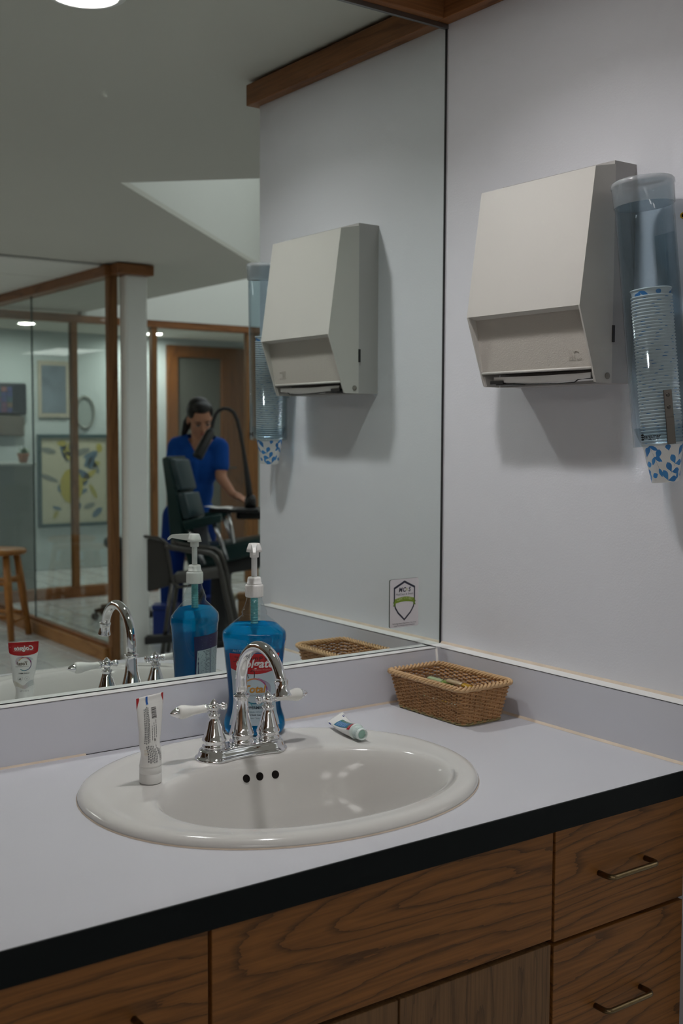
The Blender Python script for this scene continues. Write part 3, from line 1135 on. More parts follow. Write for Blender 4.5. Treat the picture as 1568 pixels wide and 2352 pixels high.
mb = MB()
rows = bottle_rows(0, 0, .238)
mb.grid(rows, 0, True, True)
mb.add(rows[0], [list(range(NB))[::-1]], 0)
mb.obj('bottle_body', PET, bot)
mb = MB()
rows = bottle_rows(.0012, .0012, .1915)
mb.grid(rows, 0, True, True)
mb.add(rows[0], [list(range(NB))[::-1]], 0)
mb.add(rows[-1], [list(range(NB))], 0)
tag(mb.obj('liquid', LIQ, bot), 'clear blue mouthwash filling the bottle to its shoulder')
# dip tube with the ribbed upper part
mb = MB()
prof = [(.0040, .008), (.0040, .178)]
z = .178
while z < .236:
    prof += [(.0064, z), (.0068, z + .0012), (.0064, z + .0024), (.0060, z + .0032)]
    z += .0044
prof.append((.0060, .238))
mb.lathe(prof, 20)
mb.obj('dip_tube', DIPT, bot)
# pump: ribbed closure, collar, stem, head with spout
mb = MB()
mb.lathe([(.0135, .2375), (.0152, .2380), (.0155, .2395), (.0155, .2570), (.0150, .2590), (.0128, .2595)], 40)
for k in range(40):
    a = 2 * pi * k / 40
    mb.box((.0152, -.0005, .2395), (.01585, .0005, .2570), 0, Matrix.Rotation(a, 4, 'Z'))
tag(mb.obj('closure', WHITEP, bot), 'white ribbed screw closure')
mb = MB()
mb.lathe([(.0128, .2593), (.0132, .2610), (.0130, .2622), (.0122, .2625), (.0118, .2690), (.0106, .2720), (.0060, .2722)], 36)
tag(mb.obj('collar', WHITEP, bot), 'white pump collar')
mb = MB()
mb.lathe([(.0050, .2715), (.0050, .3120), (.0046, .3125)], 20)
tag(mb.obj('stem', pmat('white_stem', (.74, .75, .75), .35, sub=.1), bot), 'white pump stem')
mb = MB()
mb.lathe([(.0058, .3060), (.0078, .3065), (.0078, .3170), (.0070, .3175)], 24)
hp = [(.019, .0095, .3170), (.0185, .0092, .3200), (.0155, .0078, .3280), (.0148, .0074, .3300), (.013, .006, .3310)]
# head: wedge that tapers into the spout towards the viewer (-y)
ring = []
for (wy, wx, z) in ((0.0132, .0138, .3160), (.0120, .0128, .3215), (.0095, .0100, .3290), (.0085, .0090, .3305)):
    ring.append([(wx * c_, (.0 if s_ > 0 else -.000) + wy * s_, z) for c_, s_ in ((cos(2 * pi * k / 24), sin(2 * pi * k / 24)) for k in range(24))])
mb.grid(ring, 0, True, True)
mb.add(ring[-1], [list(range(24))], 0)
mb.add(ring[0], [list(range(24))[::-1]], 0)
sp = [(-.006, .0055, .3302, .3180), (-.018, .0050, .3298, .3185), (-.034, .0042, .3290, .3200), (-.048, .0034, .3275, .3215), (-.0535, .0030, .3245, .3195), (-.0575, .0024, .3205, .3165)]
ring = [[(-w, y, zb), (w, y, zb), (w * .9, y, zt_), (-w * .9, y, zt_)] for y, w, zt_, zb in sp]
mb.grid(ring, 0, False, True)
mb.add(ring[-1], [(0, 1, 2, 3)], 0)
tag(mb.obj('pump_head', WHITEP, bot), 'white pump head with long spout')


def bfront(side):
    """map onto the broad face: side -1 front (towards the room), +1 back"""

    def f(u, v, h):
        a, b = bsec(v)
        n = 2.6
        q = min(.995, abs(u) / a)
        y = b * (1 - q ** n) ** (1 / n) + .00035 + h
        return (u * -side, y * side, v)
    return f


def lab_half(v):
    return bsec(v)[0] * .80


pr = Print(bfront(-1))
LB = (.46, .56, .62)


def side_grid(p, v0, v1, col, fr=.8, nv=14, nu=14, layer=1, low=None):
    h = p.step * layer
    rows = []
    for j in range(nv + 1):
        row = []
        for i in range(nu + 1):
            s_ = -1 + 2 * i / nu
            vb = low(s_) if low else v0
            v = lerp(vb, v1, j / nv)
            row.append(p.mp(s_ * bsec(v)[0] * fr, v, h))
        rows.append(row)
    p.mb.grid(rows, 0, True, False, col)


side_grid(pr, .020, .1440, LB, .80, 18, 16, 1)
side_grid(pr, 0, .1445, RED, .81, 6, 16, 2, lambda s_: .1090 + .0095 * s_ * s_)
pr.text('ALCOHOL FREE', -.0165, .1490, .0058, (.30, .55, .62), 0, 0, 1)
pr.text('Colgate', .000, .1268, .0205, WHT, .22, .0005, 3, sx=1.02)
pr.text('Antigingivitis / Antiplaque', .012, .1165, .0030, (.55, .30, .30), 0, 0, 3)
BLK = (.008, .008, .010)
# handwriting in black marker: 7 pumps, and a loop over the label edge
HW = .0011
pr.line([(-.034, .1385), (-.0275, .1388), (-.030, .1345), (-.032, .1305)], HW, BLK, 4)
pr.line([(-.036, .1300), (-.026, .1305)], HW, BLK, 4)
pr.line([(-.019, .1390), (-.0190, .1290)], HW, BLK, 4)
pr.line([(-.019, .1375), (-.0155, .1385), (-.0140, .1360), (-.0185, .1340)], HW, BLK, 4)
pr.line([(-.0105, .1375), (-.0105, .1345), (-.0080, .1332), (-.0050, .1350), (-.0050, .1378), (-.0046, .1335)], HW, BLK, 4)
pr.line([(-.0015, .1335), (-.0012, .1378), (.0010, .1376), (.0016, .1340), (.0022, .1376), (.0048, .1378), (.0055, .1336)], HW, BLK, 4)
pr.line([(.0095, .1395), (.0092, .1310)], HW, BLK, 4)
pr.line([(.0095, .1390), (.0135, .1392), (.0140, .1368), (.0095, .1358)], HW, BLK, 4)
pr.line([(.0215, .1390), (.0180, .1385), (.0185, .1365), (.0212, .1355), (.0205, .1338), (.0172, .1335)], HW, BLK, 4)
pr.line([(-.0125, .1165), (-.0120, .1090), (-.0100, .1025)], HW * 1.1, BLK, 4)
pr.line([(-.0065, .1135), (-.0040, .1155), (-.0015, .1150), (.0002, .1125), (.0000, .1055), (-.0005, .1025)], HW * 1.1, BLK, 4)
# ring of the brand mark
pr.arc(.0, .0795, .0215, .0022, R(150), R(-150), RAIN, 2, 48)
for k in range(9):
    q = k / 8
    pr.line([(.0 + (.0215 + .0045 * q * (1 + .55 * sin(a * 2.2 + .6))) * cos(a), .0795 + (.0215 + .0060 * q * (1 + .75 * sin(a * 2.4 + 2.2))) * sin(a)) for a in [R(75) - R(115) * i / 22 for i in range(23)]], .00028, [(.45, .22, .34), (.22, .08, .26), (.30, .26, .42)], 2)
for k in range(7):
    q = k / 6
    pr.line([((.0215 + .008 * q * max(0, sin(i / 18 * pi))) * cos(a), .0795 + (.0215 + .010 * q * max(0, sin(i / 18 * pi))) * sin(a)) for i in range(19) for a in [R(-50) - R(60) * i / 18]], .0004, [(.10, .35, .45), (.06, .30, .36)], 2)
pr.text('Total', -.001, .0825, .0180, (.50, .23, .03), .2, .0006, 3)
pr.text('PREVENTION', -.001, .0720, .0045, (.20, .18, .18), 0, 0, 3, 1.1)
pr.text('PEPPERMINT', .0, .0505, .0068, (.02, .03, .05), 0, .0002, 3, 1.05)
pr.text('ANTIBACTERIAL MOUTHWASH', .0, .0430, .0038, (.05, .12, .18), 0, 0, 3)
pr.text('Fight Root Cause', .0, .0385, .0040, (.02, .03, .05), 0, .00008, 3)
pr.line([(-.03, .0355), (.03, .0355)], .0003, (.06, .10, .14), 3)
pr.text('Plaque \u2022 Tartar', .0, .0330, .0030, (.02, .03, .05), 0, 0, 3)
tag(pr.obj('front_label', bot), 'red and pale blue front label with handwriting')
# back label: navy header, two columns of small print (read in the mirror)
pr = Print(bfront(1))
side_grid(pr, .018, .1440, (.010, .014, .085), .84, 16, 14, 1)
DF = (.42, .52, .56)
for u0, u1 in ((-.040, -.0015), (.0005, .0385)):
    pr.quadgrid(u0 * .96, u1 * .96, .0215, .1170, DF, 6, 12, layer=2)
rnd = random.Random(3)
for u0, u1 in ((-.036, -.0035), (.0025, .0345)):
    v = .1140
    k = 0
    while v > .0235:
        w = (u1 - u0) * rnd.uniform(.45, .98)
        big = rnd.random() < .18
        pr.line([(u0, v), (u0 + w * .5, v), (u0 + w, v)], .0012 if big else .0008, (.06, .08, .11), 3)
        v -= .0024
        k += 1
        if k % 9 == 0:
            pr.line([(u0 - .0015, v), ((u0 + u1) / 2, v), (u1 + .0015, v)], .0006, (.03, .04, .09), 3)
            v -= .0022
for v in (.1370, .1310, .1255, .1210):
    pr.line([(-.030 + rnd.uniform(0, .006), v), (0, v), (.030 - rnd.uniform(0, .012), v)], .0009, (.10, .11, .25), 2)
tag(pr.obj('back_label', bot), 'navy back label with two columns of small print')

# ---------------------------------------------------------------- standing toothpaste tube
tz = deck_z(-.7935, -.262) + .0006
tp = thing('toothpaste_tube', 'white toothpaste tube with red top standing on its cap at the sink edge', 'toothpaste', (-.7935, -.2625, tz), R(197.2))
HT = .131
TP = [(.0255, .0166, .0166), (.032, .0166, .0160), (.045, .0172, .0140), (.060, .0190, .0108), (.078, .0215, .0082), (.095, .0238, .0066), (.110, .0256, .0046), (.122, .0267, .0020), (.1225, .0268, .0012), (.131, .0270, .0010)]


def tsec(z):
    return interp(TP, z)


def tpt(phi, z, lift=0.0):
    """phi = 0 faces -y (front); positive to the reader's right"""
    a, b = tsec(z)
    x, y = (a + lift) * sin(phi), -(b + lift) * cos(phi)
    # a dented, twisted waist
    w = math.exp(-((z - .050) / .018) ** 2)
    x += .0022 * w * sin(z * 120)
    y += .0016 * w * cos(phi)
    return (x, y, z)


mb = MB()
zs = [.0255 + (HT - .0255) * k / 44 for k in range(45)]
rows = [[tpt(2 * pi * k / 48, z) for k in range(48)] for z in zs]
mb.grid(rows, 0, True, True)
mb.add(rows[-1], [list(range(48))], 0)
mb.add(rows[0], [list(range(48))[::-1]], 0)
mb.obj('tube_body', WHITEG, tp)
mb = MB()
mb.lathe([(.0150, 0), (.0164, .0008), (.0166, .0022), (.0166, .0148), (.01645, .0150), (.01645, .0154), (.0166, .0156), (.0166, .0246), (.0160, .0256), (.0001, .0256)], 40)
tag(mb.obj('cap', pmat('cap_white', (.74, .735, .72), .38), tp), 'white flip-top cap')


def tmap(u, v, h):
    a, b = tsec(v)
    return tpt(math.asin(max(-.999, min(.999, u / a))), v, .00025 + h)


pr = Print(tmap)
# red top wraps a little round the sides
for lo_, hi_ in ((0, 1),):
    rows = []
    n, m_ = 28, 10
    for j in range(m_ + 1):
        row = []
        for i in range(n + 1):
            ph = lerp(-pi / 2 - .62, pi / 2 + .62, i / n)
            zb = HT - .0250 + .0075 * min(1.15, abs(ph) / (pi / 2)) ** 2
            if abs(ph) > pi / 2:
                zb += (abs(ph) - pi / 2) ** 2 * .03
            row.append(tpt(ph, lerp(zb, HT, j / m_), .0003))
        rows.append(row)
    pr.mb.grid(rows, 0, True, False, RED)
Z = lambda q: HT - q
pr.text('Colgate', -.001, Z(.0115), .0108, WHT, .22, .0003, 3)
pr.line([(-.0185, Z(.0165)), (-.004, Z(.0165))], .0003, (.55, .3, .3), 3)
pr.line([(.004, Z(.0165)), (.018, Z(.0165))], .0003, (.55, .3, .3), 3)
pr.arc(-.001, Z(.0405), .0118, .0012, R(35), R(310), RAIN[::1], 2, 40, wf=lambda t: 1.8 - 1.1 * abs(2 * t - 1) if t < .5 else 1.0)
for k in range(7):
    q = k / 6
    pr.line([(-.001 + (.0124 + .0050 * q * (.5 + .5 * sin(a * 3.0 - .3))) * cos(a), Z(.0405) + (.0124 + .0050 * q * (.5 + .5 * sin(a * 3.0 - .3))) * sin(a)) for a in [R(-55) + R(155) * (-1) * i / 26 + R(210) for i in range(27)][::-1]], .00022, [(.45, .25, .35), (.18, .10, .30), (.12, .35, .40)], 2)
pr.text('Total', .002, Z(.0395), .0086, (.13, .095, .06), .2, .0002, 3)
pr.text('ACTIVE PREVENTION', .0035, Z(.0450), .0024, (.2, .17, .14), 0, 0, 3)
pr.text('CLEAR MINT', 0, Z(.0575), .0034, (.06, .06, .06), 0, .00008, 3)
pr.arc(-.0058, Z(.0675), .0040, .0003, 0, 2 * pi, [GREYI, GREYI], 2, 24)
pr.line([(-.0078, Z(.0660)), (-.0058, Z(.0672)), (-.0038, Z(.0660))], .0005, GREYI, 2)
pr.line([(-.0058, Z(.0672)), (-.0058, Z(.0700))], .0006, GREYI, 2)
pr.line([(.0020, Z(.0640)), (.0102, Z(.0640)), (.0102, Z(.0685)), (.0061, Z(.0720)), (.0020, Z(.0685)), (.0020, Z(.0640))], .0003, GREYI, 2)
pr.text('2x', .0061, Z(.0675), .0042, (.08, .08, .08), .2, .0001, 3)
for k in range(6):
    pts = [(u, Z(.0715 + .0017 * k) - (.0085 - .0006 * k) * math.exp(-((u - .002) / .0085) ** 2)) for u in [-.0175 + .035 * i / 26 for i in range(27)]]
    pr.line(pts, .00032, [(.08, .16, .17), (.12, .20, .24), (.35, .14, .18), (.42, .33, .10), (.42, .36, .12)], 2)
pr.text('6 OZ (170g)', .002, Z(.0895), .0030, (.25, .25, .25), 0, 0, 2)
tag(pr.obj('front_print', tp), 'red top and ring logo on the side facing the mirror')
pr = Print(lambda u, v, h: tpt(pi + math.asin(max(-.999, min(.999, u / tsec(v)[0]))), v, .00025 + h))
pr.quadgrid(-.0098, -.0060, HT - .0120, HT - .0002, (.006, .10, .42), 2, 3, layer=2)
v = HT - .0180
for w in (.0009, .0005, .0012, .0004, .0008, .0011, .0005, .0009, .0006, .0013, .0005):
    pr.line([(-.0020, v), (.0075, v)], w, (.04, .035, .035), 2)
    v -= w / 2 + .00115
for u, v0, v1, w in ((-.0150, .018, .070, .0014), (-.0125, .017, .071, .0013), (-.0100, .015, .070, .0014), (-.0078, .016, .069, .0013), (-.0030, .044, .066, .0010), (.0010, .040, .066, .0010), (.0050, .036, .063, .0010), (-.0128, .073, .098, .0012), (-.0105, .072, .099, .0014), (-.008, .073, .098, .0013), (-.0055, .073, .100, .0012), (-.0030, .074, .099, .0012), (-.0005, .078, .099, .0012), (.0030, .073, .088, .0009), (.0075, .080, .096, .0012), (.0050, .078, .098, .0012)):
    n = max(3, int((v1 - v0) / .0032))
    for i in range(n):
        a = lerp(v0, v1, i / n)
        pr.line([(u, HT - a), (u, HT - a - (v1 - v0) / n * rnd.uniform(.6, .93))], w, (.20, .20, .205) if v0 < .07 else (.16, .16, .165), 2)
pr.arc(.0018, HT - .0655, .0011, .0009, 0, 2 * pi, [(.02, .02, .02)] * 2, 2, 14)
for k in range(5):
    pr.line([(-.0165, HT - .0795 - .0020 * k), (-.0125, HT - .0795 - .0020 * k)], .0005, (.55, .42, .25), 2)
tag(pr.obj('back_print', tp), 'barcode and small print on the side facing the room')

# ---------------------------------------------------------------- small toothpaste tube lying on the rim
zb = deck_z(-.395, -.225)
sm = thing('travel_toothpaste', 'small travel toothpaste tube lying on the back rim of the sink', 'toothpaste', (-.3935, -.218, zb + .0004))
AX = Vector((-.020, -.113, 0)).normalized()
LAT = Vector((AX.y, -AX.x, 0)) * -1
LAT = Vector((.985, -.175, 0))


def sm_pt(s_, phi, lift=0.0):
    """s_ 0 at the crimp .. 1 at the shoulder"""
    L0, L1 = -.060, .0265
    ln = lerp(L0, L1, s_)
    a = lerp(.0168, .0128, s_ ** 1.4)
    b = lerp(.0005, .0126, min(1, s_ * 1.02) ** .85)
    zc = .0127 + .006 * (1 - s_) ** 2 - .0035 * sin(s_ * pi)
    zc = max(zc, b + .0002)
    tw = lerp(.46, .0, s_ ** .7)
    x, z = (a + lift) * sin(phi), (b + lift) * cos(phi)
    xr, zr = x * cos(tw) - z * sin(tw), x * sin(tw) + z * cos(tw)
    if s_ < .05:
        zc += .0
    P = AX * ln + LAT * xr
    return (P.x, P.y, max(.0003, zc + zr))


mb = MB()
rows = [[sm_pt(s_ / 24, 2 * pi * k / 32) for k in range(32)] for s_ in range(25)]
mb.grid(rows, 0, True, True)
mb.add(rows[0], [list(range(32))[::-1]], 0)
mb.add(rows[-1], [list(range(32))], 0)
mb.obj('tube_body', WHITEG, sm)
mb = MB()
M = Matrix.Translation(AX * .0265 + Vector((0, 0, .0127))) @ AX.to_track_quat('Z', 'Y').to_matrix().to_4x4()
mb.lathe([(.0130, -.0022), (.0134, -.001), (.0134, .0016), (.0118, .0024), (.0100, .0030), (.0098, .0045), (.0106, .0050), (.0098, .0230), (.0092, .0236), (.0080, .0236), (.0076, .0190), (.0001, .0188)], 32, 0, M)
for k in range(32):
    mb.box((.0098, -.00035, .0060), (.0108, .00035, .0185), 0, M @ Matrix.Rotation(2 * pi * k / 32, 4, 'Z'))
tag(mb.obj('cap', MINTP, sm), 'ribbed pale mint cap')
mb = MB()
mb.lathe([(.0075, .0192), (.0001, .0194)], 24, 0, M, False)
mb.obj('cap_recess', MINTD, sm)
pr = Print(lambda u, v, h: sm_pt(v, u, .0002 + h))
pr.quadgrid(-1.0, .32, .30, .86, (.02, .22, .17), 10, 10, layer=1)
pr.quadgrid(-.95, -.05, .32, .80, (.04, .17, .38), 8, 8, layer=2)
for k, (a, b_) in enumerate(((-.80, .72), (-.62, .62), (-.45, .58), (-.28, .70))):
    for i in range(5):
        v0 = .36 + .082 * i
        pr.quadgrid(a, a + .10, v0, v0 + .06 * rnd.uniform(.6, 1), (.26, .42, .62), 1, 3, layer=3)
for i in range(6):
    pr.quadgrid(.06, .14, .36 + .06 * i, .40 + .06 * i, (.55, .22, .24), 1, 2, layer=3)
pr.quadgrid(-1.25, .42, .86, .97, (.48, .008, .015), 12, 3, layer=2)
for i in range(5):
    pr.quadgrid(-1.0 + .2 * i, -.90 + .2 * i, .89, .93, (.62, .35, .35), 1, 1, layer=3)
pr.quadgrid(-1.75, -1.15, .10, .20, (.01, .02, .22), 4, 2, layer=1)
pr.quadgrid(.70, .85, .12, .19, (.03, .03, .20), 1, 2, layer=1)
pr.quadgrid(.95, 1.05, .10, .17, (.03, .03, .20), 1, 2, layer=1)
pr.quadgrid(1.10, 1.14, .10, .95, (.12, .13, .28), 1, 8, layer=1)
pr.quadgrid(.50, .60, .9, .96, (.55, .3, .4), 1, 1, layer=1)
pr.obj('label_print', sm)

# ---------------------------------------------------------------- wicker basket
bk = thing('wicker_basket', 'small rectangular wicker basket in the counter corner', 'basket', (-.1195, -.1625, .0006))


def bk_path(s_, z, out=0.0):
    """rounded rectangle; s_ in 0..1 round the basket"""
    t = z / .072
    hx = lerp(.0475, .0640, t) + out
    hy = lerp(.0950, .1055, t) + out
    r = .014 + out
    segs = [(hy - r) * 2, pi / 2 * r, (hx - r) * 2, pi / 2 * r] * 2
    L = sum(segs)
    d = (s_ % 1.0) * L
    k = 0
    while d > segs[k] and k < 7:
        d -= segs[k]
        k += 1
    if k % 2 == 0:
        f = d
        if k == 0:
            return (hx, -(hy - r) + f)
        if k == 2:
            return ((hx - r) - f, hy)
        if k == 4:
            return (-hx, (hy - r) - f)
        return (-(hx - r) + f, -hy)
    a = d / r
    if k == 1:
        return (hx - r + r * cos(a), hy - r + r * sin(a))
    if k == 3:
        a += pi / 2
        return (-hx + r + r * cos(a), hy - r + r * sin(a))
    if k == 5:
        a += pi
        return (-hx + r + r * cos(a), -hy + r + r * sin(a))
    a += 3 * pi / 2
    return (hx - r + r * cos(a), -hy + r + r * sin(a))


NST = 47
mb = MB()
for k in range(NST):
    pts = [(*bk_path((k + .25) / NST, z), z) for z in (.002, .024, .048, .069)]
    mb.tube(pts, .0017, 6)
tag(mb.obj('stakes', WICK, bk), kind='stuff')
mb = MB()
NR = 19
for r_ in range(NR):
    z = .0035 + .00345 * r_
    n = NST * 4
    ph = r_ % 2
    pts = []
    jz = rnd.uniform(-.0004, .0004)
    for k in range(n):
        u = k / n
        o_ = cos(2 * pi * (u * NST / 2 - .125) + pi * ph) * .0028
        pts.append((*bk_path(u, z, o_), z + jz + .0004 * sin(k * .7 + r_)))
    mb.tube(pts, (.0016 if r_ % 3 else .0017), 6, 0, None, True)
tag(mb.obj('weave', WICK, bk), 'woven willow strands, greenish near the bottom', kind='stuff')
mb = MB()
for st_ in range(4):
    n = 260
    pts = []
    for k in range(n):
        u = k / n
        a = 2 * pi * (u * 17 + st_ / 4)
        x, y = bk_path(u, .072, .0012 + .0040 * cos(a))
        pts.append((x, y, .0705 + .0032 * sin(a)))
    mb.tube(pts, .0027, 6, 0, None, True)
tag(mb.obj('braided_rim', WICKR, bk), 'braided rim', kind='stuff')
mb = MB()
for st_ in range(2):
    n = 200
    pts = []
    for k in range(n):
        u = k / n
        a = 2 * pi * (u * 22 + st_ / 2)
        x, y = bk_path(u, .0, .0012 + .0018 * cos(a))
        pts.append((x, y, .0028 + .0015 * sin(a)))
    mb.tube(pts, .0019, 6, 0, None, True)
tag(mb.obj('bottom_braid', pmat('wicker_green', (.33, .27, .12), .55, noise=.3, nscale=50), bk), 'greenish bottom braid', kind='stuff')
mb = MB()
P = [bk_path(k / 60, .0, -.0012) for k in range(60)]
mb.prism(P, .0012, .0040, 'z')
mb.obj('base', WICK, bk)


def sachet(lbl, loc, rz, mats, ry=0.0):
    """a clear pouch with a dental pick-like strip in it"""
    t = thing('wrapped_sachet', lbl, 'sachet', loc, rz)
    mb = MB()
    rows = []
    for i in range(13):
        s_ = -1 + 2 * i / 12
        w = .015 * (1 - .35 * abs(s_) ** 6)
        hgt = .0075 * (1 - s_ ** 4) + .0004
        rows.append([(s_ * .034, w * cos(a), .008 + hgt * sin(a) + .0012 * sin(7 * s_ + 3 * a)) for a in [2 * pi * k / 16 for k in range(16)]])
    mb.grid(rows, 0, True, True)
    mb.add(rows[0], [list(range(16))], 0)
    mb.add(rows[-1], [list(range(16))[::-1]], 0)
    mb.obj('wrapper', WRAP, t)
    mb = MB()
    mb.box((-.027, -.0075, .0055), (.004, .0075, .0105), 0, None, .0018)
    tag(mb.obj('filling', mats[0], t), 'pale filling')
    mb = MB()
    mb.box((.0045, -.008, .0050), (.027, .008, .0100), 0, None, .0018)
    tag(mb.obj('filling_end', mats[1], t), 'brighter filling end')
    t.rotation_euler.y = ry
    return t


sachet('clear sachet with pale green filling in the basket, left of the tan one', (-.092, -.105, .040), R(-64), (GREENP, LIMEP), R(8))
sachet('clear sachet with tan and yellow filling in the basket, beside the green one', (-.078, -.146, .040), R(-58), (TANP, YEL), R(10))
sachet('empty-looking crinkled sachet at the mirror end of the basket', (-.118, -.088, .036), R(20), (WRAP, WRAP), R(-6))
sachet('clear sachet lying underneath the green and tan ones', (-.118, -.165, .0105), R(95), (CREAM, YEL))
sachet('clear sachet lying on the basket floor at the mirror end', (-.122, -.100, .0105), R(85), (CREAM, GREENP))

# ---------------------------------------------------------------- paper towel dispenser
ds = thing('paper_towel_dispenser', 'beige wedge-shaped paper towel dispenser mounted on the right wall', 'dispenser', (0, -.355, 0))
Ya, Yb = -.136, .136             # camera side, mirror side (local y)
PT = [(-.056, .979), (-.103, .9690), (-.1352, .7415)]
mb = MB()
mb.box((-.0535, Ya + .003, .6175), (-.0, Yb - .003, .9835))
mb.obj('back_box', GREYM, ds)
mb = MB()
# side cheeks with the stepped foot
SD = [(-.0545, .9770), (-.103, .9675), (-.1352, .7415), (-.1010, .6420), (-.0985, .6330), (-.0925, .6190), (-.0890, .6175), (-.0545, .6175)]
for y0, y1 in ((Ya, Ya + .0032), (Yb - .0032, Yb)):
    mb.prism(SD, y0, y1, 'y')
mb.prism([(-.0545, .9770), (-.103, .9675), (-.1024, .9645), (-.0545, .9740)], Ya + .0032, Yb - .0032, 'y')
mb.prism([(-.103, .9675), (-.1352, .7415), (-.1322, .7418), (-.1002, .9660)], Ya + .0032, Yb - .0032, 'y')
mb.prism([(-.1352, .7415), (-.1160, .7370), (-.1160, .7395), (-.1325, .7435)], Ya + .0032, Yb - .0032, 'y')
tag(mb.obj('cover', BEIGE, ds), 'beige moulded cover')
mb = MB()
mb.prism([(-.1165, .7395), (-.0975, .6430), (-.0945, .6430), (-.1135, .7395)], Ya + .0032, Yb - .0032, 'y')
tag(mb.obj('recessed_panel', BEIGES, ds), 'recessed textured lower panel')
mb = MB()
mb.tube([(-.0985, Ya + .004, .6415), (-.0985, Yb - .004, .6415)], .0024, 10)
mb.obj('lip', BEIGE, ds)
for y0, y1 in ((Ya + .0034, Ya + .007), (Yb - .007, Yb - .0034)):
    mb = MB()
    mb.prism([(-.0960, .6360), (-.0935, .6360), (-.0885, .6190), (-.0905, .6185)], y0, y1, 'y')
    mb.obj('foot_rib', BEIGE, ds)
for y0, s_ in ((Ya - .0008, -1), (Yb + .0008, 1)):
    mb = MB()
    M = Matrix.Translation((-.0660, y0, .6290)) @ Matrix.Rotation(pi / 2, 4, 'X')
    mb.lathe([(.0001, -.0009), (.0055, -.0009), (.0055, .0009), (.0040, .0012), (.0001, .0012)], 20, 0, M)
    mb.obj('hinge_pin', pmat('pin_grey', (.24, .22, .19), .5), ds)
for y in (Ya - .0005, Yb + .0005):
    mb = MB()
    mb.box((-.0555, y - .0012, .6850), (-.0505, y + .0012, .7130))
    mb.obj('latch_slot', BLACK, ds)
mb = MB()
mb.box((-.090, Ya + .0035, .6400), (-.0540, Yb - .0035, .6440))
mb.obj('inner_tray', pmat('inside_brown', (.10, .085, .07), .6), ds)
# embossed maker's mark on the panel: three slanted bars, a bracket, a word bar
mb = MB()
sl = (-.0975 + .1165) / (.6430 - .7395)


def panel_pt(y, z, h):
    return (-.1165 + sl * (z - .7395) - h, y, z)


def emboss(P, h=.0010):
    vs = [panel_pt(y, z, 0) for y, z in P] + [panel_pt(y, z, h) for y, z in P]
    n = len(P)
    mb.add(vs, [tuple(range(n, 2 * n))] + [(i, (i + 1) % n, n + (i + 1) % n, n + i) for i in range(n)])


yc = -.093
for k in range(3):
    y = yc + .0125 - .0042 * k
    emboss([(y, .6725), (y - .0021, .6725), (y - .0071, .6605), (y - .0050, .6605)])
emboss([(yc - .0000, .6725), (yc - .0115, .6725), (yc - .0135, .6685), (yc - .0115, .6685), (yc - .0100, .6700), (yc - .0045, .6700), (yc - .0060, .6685), (yc - .0030, .6685)])
for k in range(11):
    y = yc + .0105 - .0026 * k
    if k != 6:
        emboss([(y, .6588), (y - .0019, .6588), (y - .0019, .6558), (y, .6558)], .0008)
tag(mb.obj('embossed_mark', BEIGES, ds), kind='stuff')
# towel and its spring
tw = thing('paper_towel', 'white folded paper towel showing in the dispenser slot', 'paper towel', (0, -.355, 0))
mb = MB()
rows = []
for i in range(15):
    y = lerp(-.122, .112, i / 14)
    sag = .0045 * sin(pi * i / 14)
    rows.append([(-.0905 + .0015 * sin(i), y, .6345 - sag * .3), (-.0900, y, .6262 - sag), (-.0830, y, .6248 - sag * 1.3), (-.0600, y, .6236 - sag * .6), (-.0600, y, .6250 - sag * .6), (-.0825, y, .6265 - sag * 1.3), (-.0885, y, .6345 - sag * .3)])
mb.grid(rows, 0, True, False)
mb.obj('sheet', PAPER, tw)
mb = MB()
mb.box((-.0925, .085, .6215), (-.0600, .118, .6275))
mb.box((-.0900, .060, .6195), (-.0600, .105, .6222))
mb.obj('spring_clip', BLACK, ds)
mb = MB()
mb.tube([(-.0885, .06, .6215), (-.0890, .02, .6195), (-.0890, -.05, .6185), (-.0885, -.085, .6195), (-.0880, -.092, .6235), (-.0870, -.102, .6250), (-.0865, -.128, .6250)], .0011, 6)
mb.obj('retaining_wire', BLACK, ds)

# ---------------------------------------------------------------- paper cup dispenser with its stack of cups
TOP = Vector((-.0735, -.5630, .9290))
BOTM = Vector((-.0490, -.5950, .5150))
axis = (TOP - BOTM).normalized()
cd = thing('cup_dispenser', 'smoky blue wall tube for paper cups beside the towel dispenser', 'cup dispenser', tuple(BOTM))
Q = axis.to_track_quat('Z', 'Y').to_matrix().to_4x4()
# turn the local frame so that -x points away from the wall
xl = Q.to_3x3().inverted() @ Vector((-1, 0, 0))
Q = Q @ Matrix.Rotation(atan2(xl.y, xl.x), 4, 'Z')       # local +x = away from the wall
cd.rotation_euler = Q.to_euler()
LT = (TOP - BOTM).length
mb = MB()
rt = .0460
mb.lathe([(rt, 0), (rt, LT)], 56, 0, None, False)
mb.lathe([(rt - .0022, 0), (rt - .0022, LT)], 56, 0, None, False)
mb.lathe([(rt - .0022, 0), (rt, 0)], 56, 0, None, False)
mb.obj('tube', TUBEB, cd)
mb = MB()
mb.lathe([(rt - .0022, .030), (.034, .004), (.0335, .004), (rt - .0035, .030)], 48, 0, None, False)
mb.obj('cup_stop', TUBEB, cd)
mb = MB()
mb.lathe([(rt + .0012, LT - .034), (rt + .0020, LT - .0335), (rt + .0028, LT - .004), (rt + .0040, LT - .003), (rt + .0040, LT + .002), (rt + .0015, LT + .0055), (.040, LT + .0065), (.038, LT + .0050), (.0001, LT + .0050)], 56)
tag(mb.obj('cap', TUBEC, cd), 'frosted clear cap')
